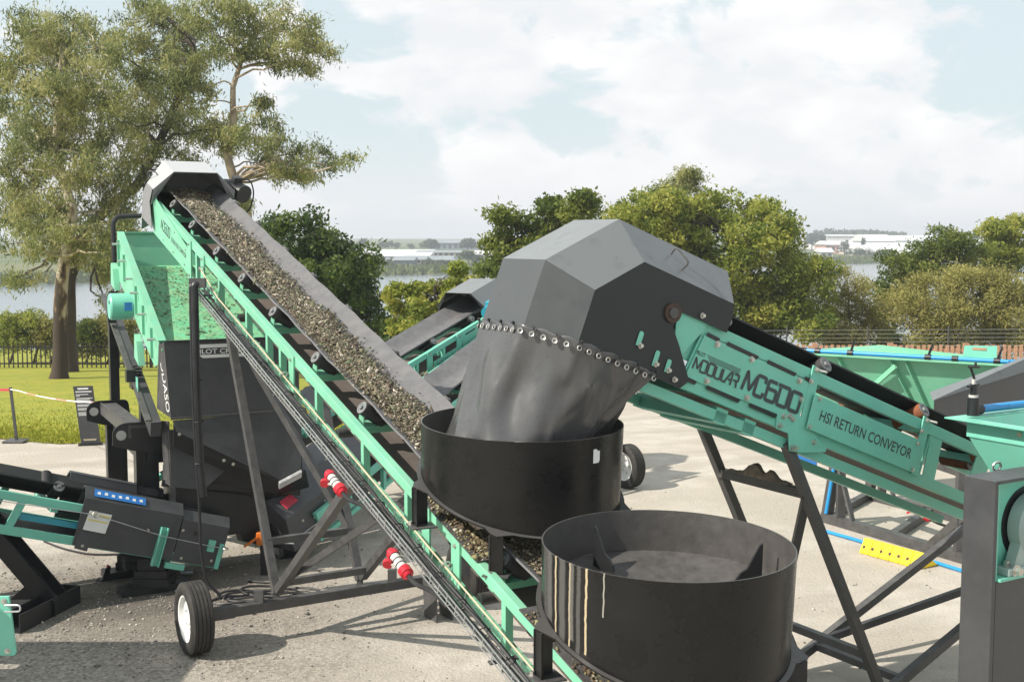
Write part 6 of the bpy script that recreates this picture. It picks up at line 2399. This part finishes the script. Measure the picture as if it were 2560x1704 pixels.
def garden_trees():
    def T(name, label, base, top, Y, r0, lst, leaf, dens, L_, W_, seed, spread, group=None, puff=.36, ppc=1.0, bark=None, droop=.2, depth=1.0):
        b = at(base[0] * D, base[1] * D, Y)
        b.z = zt(b.x, Y) - .05
        t = at(top[0] * D, top[1] * D, Y)
        mid = b.lerp(t, .5) + Vector((.1, .2, 0))
        tree(name, label, 'shrub' if 'shrub' in name or 'bush' in name else 'tree', [b, mid, t], r0, cl(lst, Y, spread, seed, 1), leaf, dens, L_ * .9, W_ * .9, droop, bark, group, seed, puff=puff * .9, ppc=ppc, depth=depth, limbs_from=.15, soft=leaf in ('olive', 'gum'))
    T('dark_tree', 'dense dark green tree behind the middle of the feed conveyor', (780, 860), (760, 560), 27, .16,
      [(650, 530, 40, 28), (700, 525, 45, 30), (755, 550, 45, 32), (680, 580, 55, 40), (750, 600, 60, 42), (810, 610, 45, 40), (720, 660, 55, 45), (790, 670, 60, 48), (850, 680, 42, 42),
       (770, 730, 55, 45), (840, 740, 55, 45), (890, 760, 35, 35), (860, 800, 45, 30)], 'dark', 150, .17, .075, 31, 1.0, puff=.34, ppc=1.2)
    T('sapling', 'loose light green tree left of the small conveyor hood', (985, 860), (1000, 660), 24, .07,
      [(915, 672, 22, 16), (958, 664, 20, 14), (1008, 662, 15, 11), (1043, 652, 9, 8), (1058, 622, 4, 8), (930, 700, 34, 20), (985, 700, 38, 20), (1045, 685, 30, 16),
       (920, 735, 34, 26), (975, 735, 40, 28), (1030, 720, 38, 26), (950, 775, 38, 20), (1085, 652, 12, 7)], 'lime', 100, .14, .07, 33, .8, puff=.20, ppc=.95)
    T('dark_tree', 'pair topped dark green tree behind the big hood', (1230, 820), (1240, 560), 30, .16,
      [(1180, 510, 34, 22), (1220, 530, 30, 24), (1150, 545, 22, 20), (1190, 560, 42, 26), (1290, 480, 40, 20), (1330, 495, 32, 22), (1300, 520, 44, 24), (1250, 560, 40, 30), (1150, 610, 42, 20), (1190, 600, 45, 25), (1230, 620, 40, 25), (1345, 460, 14, 8), (1270, 470, 14, 10)],
      'mid', 120, .18, .085, 35, 1.0, puff=.34, ppc=1.1)
    T('lime_tree', 'broad yellow green tree behind the return conveyor hood', (1680, 860), (1680, 540), 36, .2,
      [(1440, 500, 50, 25), (1500, 490, 60, 30), (1570, 480, 60, 34), (1640, 480, 60, 34), (1710, 475, 50, 28), (1760, 500, 45, 30), (1480, 540, 55, 35), (1560, 540, 70, 40), (1650, 545, 70, 42), (1740, 550, 60, 42), (1810, 560, 45, 38),
       (1600, 610, 70, 45), (1690, 620, 75, 48), (1780, 625, 65, 48), (1850, 620, 42, 45), (1720, 690, 70, 45), (1800, 700, 70, 45), (1870, 690, 50, 50), (1760, 745, 70, 30), (1850, 745, 60, 28)],
      'lime', 135, .20, .095, 37, 1.2, puff=.42, ppc=1.2)
    T('slender_tree', 'slender olive tree top rising above the broad yellow green tree', (1560, 860), (1560, 440), 39, .12,
      [(1580, 405, 22, 14), (1570, 430, 26, 16), (1520, 440, 22, 18), (1545, 455, 34, 18), (1510, 465, 24, 14), (1425, 490, 34, 10), (1595, 420, 14, 18)], 'gum', 90, .2, .06, 39, .8, puff=.32, droop=.8)
    T('willow_shrub', 'loose olive shrub in the gap beside the far lake', (1960, 800), (1950, 650), 38, .06,
      [(1930, 650, 26, 28), (1965, 665, 24, 26), (1990, 690, 30, 26), (1950, 710, 40, 30), (1985, 745, 40, 30), (1920, 750, 30, 30), (1900, 700, 30, 40), (2015, 720, 34, 36), (1990, 780, 45, 26), (1930, 785, 40, 22)], 'olive', 100, .16, .05, 41, .8, puff=.3, droop=.5)
    T('silver_shrub', 'greyish leafy shrub low behind the wire fence', (1945, 815), (1945, 740), 36, .04,
      [(1900, 760, 30, 22), (1945, 755, 32, 24), (1975, 770, 25, 20), (1930, 790, 40, 16)], 'olive', 90, .14, .045, 43, .6, puff=.25)
    T('green_tree', 'mid green rounded tree below the factory roofs at right', (2130, 810), (2130, 610), 41, .14,
      [(2030, 740, 30, 34), (2050, 770, 34, 26), (2060, 610, 38, 26), (2110, 585, 45, 28), (2165, 565, 50, 26), (2220, 560, 42, 26), (2060, 655, 45, 30), (2120, 635, 55, 34), (2190, 610, 55, 34), (2250, 600, 40, 30), (2040, 700, 36, 30), (2090, 690, 45, 36)],
      'mid', 125, .2, .07, 45, 1.2, puff=.4, ppc=1.1)
    T('olive_bush', 'wide olive brown bush behind the wooden fence at right', (2220, 810), (2220, 700), 36.5, .08,
      [(2110, 680, 45, 30), (2170, 655, 55, 30), (2240, 645, 60, 28), (2310, 650, 50, 28), (2350, 670, 40, 36), (2100, 725, 42, 36), (2165, 710, 60, 40), (2240, 705, 65, 42), (2320, 710, 60, 42), (2120, 770, 50, 28), (2200, 770, 65, 30), (2290, 770, 65, 30), (2350, 775, 40, 28)],
      'olive', 140, .16, .055, 47, 1.0, puff=.38, ppc=1.5)
    T('green_tree', 'brighter green tree at the right edge above the olive bush', (2320, 800), (2320, 560), 43, .16,
      [(2290, 535, 34, 18), (2340, 530, 36, 22), (2300, 570, 45, 28), (2350, 575, 36, 32), (2310, 610, 45, 24), (2290, 520, 14, 10)], 'lime', 120, .2, .09, 49, 1.0, puff=.38)
    # hedge growing beyond the palisade fence
    hed = [(20, 765, 40, 26), (75, 755, 40, 26), (115, 770, 30, 25), (195, 775, 34, 30), (245, 770, 36, 34), (285, 775, 26, 34)]
    for i, (x, y, a, b) in enumerate(hed):
        T('hedge_shrub', ['yellow green shrub behind the black fence at the far left', 'light green shrub behind the black fence, second from left', 'brownish green shrub just left of the pale trunk',
                          'dull green shrub just right of the gum trunks', 'pale willowy shrub behind the fence near the screen', 'pale shrub closest to the screen springs'][i],
          (x, 830), (x, y), 38.5, .05, [(x, y, a, b), (x - 14, y - 14, a * .6, b * .7), (x + 14, y + 12, a * .7, b * .7), (x - 8, y + 24, a, b * .8), (x + 18, y - 6, a * .6, b * .8)], ['lime', 'lime', 'olive', 'mid', 'olive', 'olive'][i], 90, .16, .06, 60 + i, .5, 'shrubs behind the black fence', puff=.3)


garden_trees()


# ------------------------------------------------------------------ fences
def fences():
    Y = 36.3
    r = thing('palisade_fence', 'black steel palisade fence along the far side of the lawn', 'fence', (-16, Y, zt(0, Y)))
    me = None
    for k in range(92):
        x = .14 * k
        if me is None:
            o = MB().bar((0, 0, .03), (0, 0, .80), .035, .02, (0, 1, 0)).build('pale', PALIS, r)
            me = o.data
        else:
            o = bpy.data.objects.new('pale', me)
            COL.objects.link(o)
            o.parent = r
        o.location = (x, 0, .01 * math.sin(k * 1.7))
    for z in (.16, .66):
        MB().bar((-.1, .025, z), (13, .025, z), .03, .04).build('fence_rail', PALIS, r)
    for k in range(6):
        MB().box(2.5 * k - .04, 2.5 * k + .04, .05, .12, 0, .90).build('fence_post', PALIS, r)
    # wooden picket fence at the right
    Y = 31.5
    x0 = at(1995, 860, Y).x
    r = thing('picket_fence', 'brown wooden picket fence behind the green hopper', 'fence', (x0, Y, zt(0, Y)))
    me = None
    top = at(2300, 862, Y).z - zt(0, Y)
    for k in range(44):
        if me is None:
            o = MB().box(-.042, .042, -.012, .012, .03, top).build('picket', WOOD, r)
            me = o.data
        else:
            o = bpy.data.objects.new('picket', me)
            COL.objects.link(o)
            o.parent = r
        o.location = (.151 * k, 0, .012 * math.sin(k * 2.3))
        o.rotation_euler = (0, .012 * math.sin(k * 3.7), 0)
    for z in (top - .14, top - .7):
        MB().box(-.1, 6.8, .014, .05, z - .05, z + .05).build('fence_rail', WOOD, r)
    for k in range(4):
        MB().box(.4 + 2.0 * k, .54 + 2.0 * k, .052, .16, 0, top + .04).build('fence_post', WOOD, r)
    # wire fence in front of the shrubs
    Y = 34.0
    p0 = at(1870, 828, Y)
    r = thing('wire_fence', 'thin wire security fence in front of the shrubs at right', 'fence', (p0.x, Y, zt(0, Y)))
    b = zt(0, Y)
    for k in range(8):
        z = at(2000, 822 + 10 * k, Y).z - b
        MB().bar((-.6, 0, z - .05), (9.5, 0, z), .008, .008).build('fence_wire', GALV, r)
    for k in range(4):
        MB().cyl((1.10 + 2.3 * k, 0, 0), (1.10 + 2.3 * k, 0, at(2000, 815, Y).z - b), .025, 8).build('fence_post', STEEL, r)
    # parked vehicles behind the fence, only their roofs show
    for (px, py, Yv, colr, label, hgt) in ((2175, 858, 40.0, WHITE, 'white parked car roof glinting behind the wooden fence', .34), (2262, 864, 41.5, RED, 'red parked car roof just visible over the wooden fence', .30)):
        p = at(px, py, Yv)
        zg = zt(p.x, Yv)
        h = max(1.25, min(1.6, p.z - zg))
        r = thing('parked_car', label, 'car', (p.x, Yv, zg))
        body = [(-1.9, .35), (-1.85, .75), (-1.1, .85), (-.6, h), (.7, h), (1.3, .88), (1.9, .80), (1.95, .35)]
        MB().plate([(x, -.8, z) for x, z in body], 1.6, (0, 1, 0)).build('body', colr, r, bevel=.06)
        MB().plate([(-.92, -.812, .88), (-.55, -.812, h - .08), (.62, -.812, h - .08), (1.1, -.812, .88)], .005, (0, -1, 0)).build('side_window', BLACK, r)
        for x in (-1.2, 1.25):
            for y in (-.72, .72):
                MB().cyl((x, y - .09, .30), (x, y + .09, .30), .30, 18).build('wheel', TYRE, r, smooth=True)


fences()


# ------------------------------------------------------------------ the far bank
ROOFW = paint('white_sheet_roof', (.66, .66, .66), .5, var=.06, vscale=.2)
ROOFG = paint('grey_sheet_roof', (.24, .27, .29), .6, var=.1, vscale=.2)
WALLP = paint('pink_plaster', (.45, .25, .20), .8, var=.1, vscale=.3)
WALLC = paint('cream_plaster', (.58, .50, .40), .8, var=.1, vscale=.3)
WALLB = paint('blue_grey_cladding', (.16, .20, .25), .7, var=.1, vscale=.3)
PANE = paint('dark_pane', (.03, .04, .05), .2, var=.1)


def far_building(label, x0, x1, ytop, ybase, Y, roof, wall, windows=0, rows=1, ridge=.0, depth=30, name='factory_building'):
    """long shed on the far bank: pixel extents in the photograph (full size), Y distance"""
    A, B = at(x0, ybase, Y), at(x1, ybase, Y)
    zg = min(zt(A.x, Y), zt(B.x, Y))
    zt_ = at(x0, ytop, Y).z
    h = zt_ - zg
    w = B.x - A.x
    r = thing(name, label, 'building', (A.x, Y, zg))
    ev = h * (1 - ridge)
    MB().box(0, w, 0, depth, -.5, ev).build('wall', wall, r)
    rf = MB()
    if ridge > 0:
        V = [(-.6, -.6, ev), (w + .6, -.6, ev), (w + .6, depth / 2, h), (-.6, depth / 2, h), (w + .6, depth, ev), (-.6, depth, ev)]
        rf.mesh(V, [(0, 1, 2, 3), (3, 2, 4, 5), (0, 3, 5), (1, 4, 2)])
    else:
        rf.box(-.4, w + .4, -.4, depth, ev + .01, ev + .5)
    rf.build('roof', roof, r)
    if windows:
        n = windows
        for k in range(n):
            for q in range(rows):
                cx = w * (k + .5) / n
                cz = max(.8, ev * (q + .5) / rows)
                hw, hh = w / n * .26, ev / rows * .28
                f = MB().box(cx - hw, cx + hw, -.06, -.005, cz - hh, cz + hh).build('window', PANE, r)
    return r


def far_tree(label, px, ytop, ybase, wpx, Y, seed, leaf='far', conifer=False):
    b = at(px, ybase, Y)
    zg = zt(b.x, Y)
    b.z = zg
    top = at(px, ytop, Y).z
    k = Y / 3000
    h = top - zg
    rx = wpx * k / 2
    if conifer:
        lst = [((b.x, Y, zg + h * t), rx * (1.05 - t), h * .14) for t in (.25, .45, .65, .85)]
    else:
        lst = [((b.x + rx * dx, Y + rx * dy, zg + h * (.62 + dz)), rx * s, h * .30 * s) for dx, dy, dz, s in
               ((-.5, 0, -.08, .6), (.45, .2, -.10, .62), (0, -.3, .06, .7), (-.2, .3, .12, .55), (.25, -.1, .16, .5))]
    return tree('far_tree', label, 'tree', [b, b + Vector((0, 0, h * .4)), b + Vector((0, 0, h * .7))], max(.25, rx * .07), lst, leaf, 26, .045 * h + .5, .03 * h + .35, .1,
                BARKD, 'trees on the far bank', seed, puff=max(.9, rx * .22), ppc=1.0, twigs=False)


def far_bank():
    # buildings, left group
    far_building('long white roofed factory across the lake', 885, 1075, 625, 645, 520, ROOFW, WALLC, ridge=.55, depth=60)
    far_building('second white roofed shed lower down the far bank', 925, 1070, 632, 652, 440, ROOFW, WALLB, ridge=.7, depth=40)
    far_building('pink two storey block with rows of windows by the lake', 905, 965, 645, 672, 345, ROOFG, WALLP, 10, 2, ridge=.4, depth=14)
    far_building('grey gabled shed beside the pink block', 985, 1032, 643, 668, 350, ROOFG, WALLB, ridge=.35, depth=14)
    far_building('cream house with orange windows above the reeds', 1012, 1062, 640, 664, 365, ROOFG, WALLC, 5, 1, ridge=.45, depth=12)
    far_building('low grey roofed house right of the cream house', 1066, 1140, 640, 664, 370, ROOFG, WALLC, 6, 1, ridge=.5, depth=12)
    far_building('tan warehouse above the grey roofs', 1040, 1150, 627, 645, 470, ROOFG, WALLC, 8, 1, ridge=.3, depth=30)
    far_building('long blue grey warehouse on the left skyline', 1075, 1275, 600, 622, 640, ROOFG, WALLB, 14, 1, ridge=.3, depth=50)
    far_building('white shed left of the big hood across the lake', 1188, 1265, 627, 642, 450, ROOFW, WALLC, 4, 1, ridge=.5, depth=30)
    # right group
    far_building('wide white hall on the right skyline', 2068, 2165, 586, 606, 680, ROOFW, ROOFW, 0, ridge=.1, depth=60)
    far_building('white domed hall right of the wide hall', 2165, 2200, 586, 604, 640, ROOFW, WALLB, 3, 1, ridge=.4, depth=30)
    far_building('second white domed hall on the right skyline', 2202, 2236, 586, 605, 640, ROOFW, WALLB, 3, 1, ridge=.4, depth=30)
    far_building('long white factory stretching right below the skyline', 2238, 2460, 588, 608, 660, ROOFW, ROOFW, 0, ridge=.35, depth=60)
    far_building('cream walled factory with white roof nearer the lake', 2160, 2330, 606, 626, 520, ROOFW, WALLC, 9, 1, ridge=.65, depth=50)
    far_building('pink walled shed with white gable left of the far factories', 2064, 2140, 602, 622, 560, ROOFW, WALLP, 6, 1, ridge=.3, depth=20)
    far_building('small white house at the waterside', 2052, 2082, 620, 640, 480, ROOFW, ROOFW, 2, 1, ridge=.4, depth=10)
    far_building('long white roof stepping down toward the reeds', 2180, 2420, 613, 631, 500, ROOFW, WALLC, 0, ridge=.7, depth=40)
    k = 100
    for px, yt, yb, w, Y, lab in ((875, 600, 622, 26, 560, 'small tree at the left end of the far skyline'), (907, 594, 622, 30, 550, 'round tree second from left on the far skyline'),
                                  (955, 603, 620, 22, 600, 'low tree above the white factory roof'), (972, 600, 620, 24, 600, 'bushy tree beside the low skyline tree'), (992, 607, 622, 18, 620, 'small shrub like tree on the skyline dip'),
                                  (1027, 609, 622, 18, 620, 'lone small tree in the middle of the skyline'), (1075, 598, 624, 46, 560, 'large round tree left of the blue warehouse'), (1170, 594, 624, 46, 540, 'large round tree in front of the blue warehouse'),
                                  (1172, 624, 668, 48, 350, 'big dense tree standing by the far reeds'), (970, 652, 670, 22, 335, 'dark small tree beside the pink block'), (1070, 650, 668, 30, 340, 'dark shrub tree in front of the grey roofs'),
                                  (1105, 653, 668, 36, 345, 'wide low tree near the lake edge'), (1200, 640, 668, 30, 350, 'tree just right of the big dense lakeside tree'),
                                  (2030, 580, 606, 40, 640, 'dark tree at the left of the right hand factories'), (2052, 582, 606, 26, 630, 'narrow dark tree before the wide white hall'), (2112, 600, 622, 24, 520, 'dark tree in front of the pink shed'),
                                  (2420, 574, 596, 14, 700, 'thin tree on the right skyline'), (2436, 578, 598, 18, 700, 'small tree beside the thin skyline tree'), (2150, 622, 640, 70, 470, 'wide green bush at the right waterside'), (2210, 626, 640, 60, 470, 'second wide green bush at the right waterside')):
        far_tree(lab, px, yt, yb, w, Y, k)
        k += 1
    far_tree('narrow cypress between the far white halls', 2158, 594, 620, 8, 530, 190, conifer=True)
    # distant wood on the right skyline: one mass
    g = np.random.default_rng(5)
    n = 9000
    px = g.uniform(2015, 2290, n)
    Y = 860
    X = (px - 1280) / 3000 * Y
    hgt = np.interp(px, [2015, 2060, 2110, 2180, 2250, 2290], [9, 13, 12, 13, 11, 5]) * (.75 + .25 * np.sin(px * .35) * np.sin(px * .11))
    zz = np.array([zt(float(x), Y) for x in X]) + g.random(n) ** .6 * hgt
    C = np.stack([X, Y + g.uniform(-12, 12, n), zz], 1)
    V, Fq, col = leaves(C, 2.6, 1.6, 0, 5)
    tag(link('far_wood', fast_mesh('far_wood', V, Fq, col), LEAF['far']), 'distant dark wood along the right skyline', 'wood', kind='stuff')
    # reed belt on the far shore
    n = 16000
    X = g.uniform(-170, 260, n)
    dep = g.uniform(-4, 30, n)
    Yv = 310 + .85 * np.clip(X, -190, 420) + dep
    C = np.stack([X, Yv, np.maximum(-6, -5.9 + dep * .009) + g.uniform(.2, 1.3, n)], 1)
    V, Fq, col = leaves(C, 2.0, .8, -3, 6)
    rm = ramp_mat('reeds', [(0, (.06, .09, .03)), (.6, (.11, .14, .045)), (1, (.16, .17, .06))], trans=.2)
    tag(link('reeds', fast_mesh('reeds', V, Fq, col), rm), 'green reed belt along the far lake shore', 'reeds', kind='stuff')


far_bank()


def haze():
    m = bpy.data.materials.new('haze')
    m.use_nodes = True
    nt = m.node_tree
    nt.nodes.clear()
    o = nt.nodes.new('ShaderNodeOutputMaterial')
    v = nt.nodes.new('ShaderNodeVolumePrincipled')
    v.inputs['Color'].default_value = (.86, .92, 1.0, 1)
    v.inputs['Density'].default_value = .00075
    v.inputs['Anisotropy'].default_value = .1
    nt.links.new(v.outputs[0], o.inputs['Volume'])
    b = MB().box(-1450, 1450, -45, 1550, -9.6, 17).build('haze', m)
    tag(b, 'thin pale summer haze over lake and far bank', 'haze', kind='stuff')


haze()
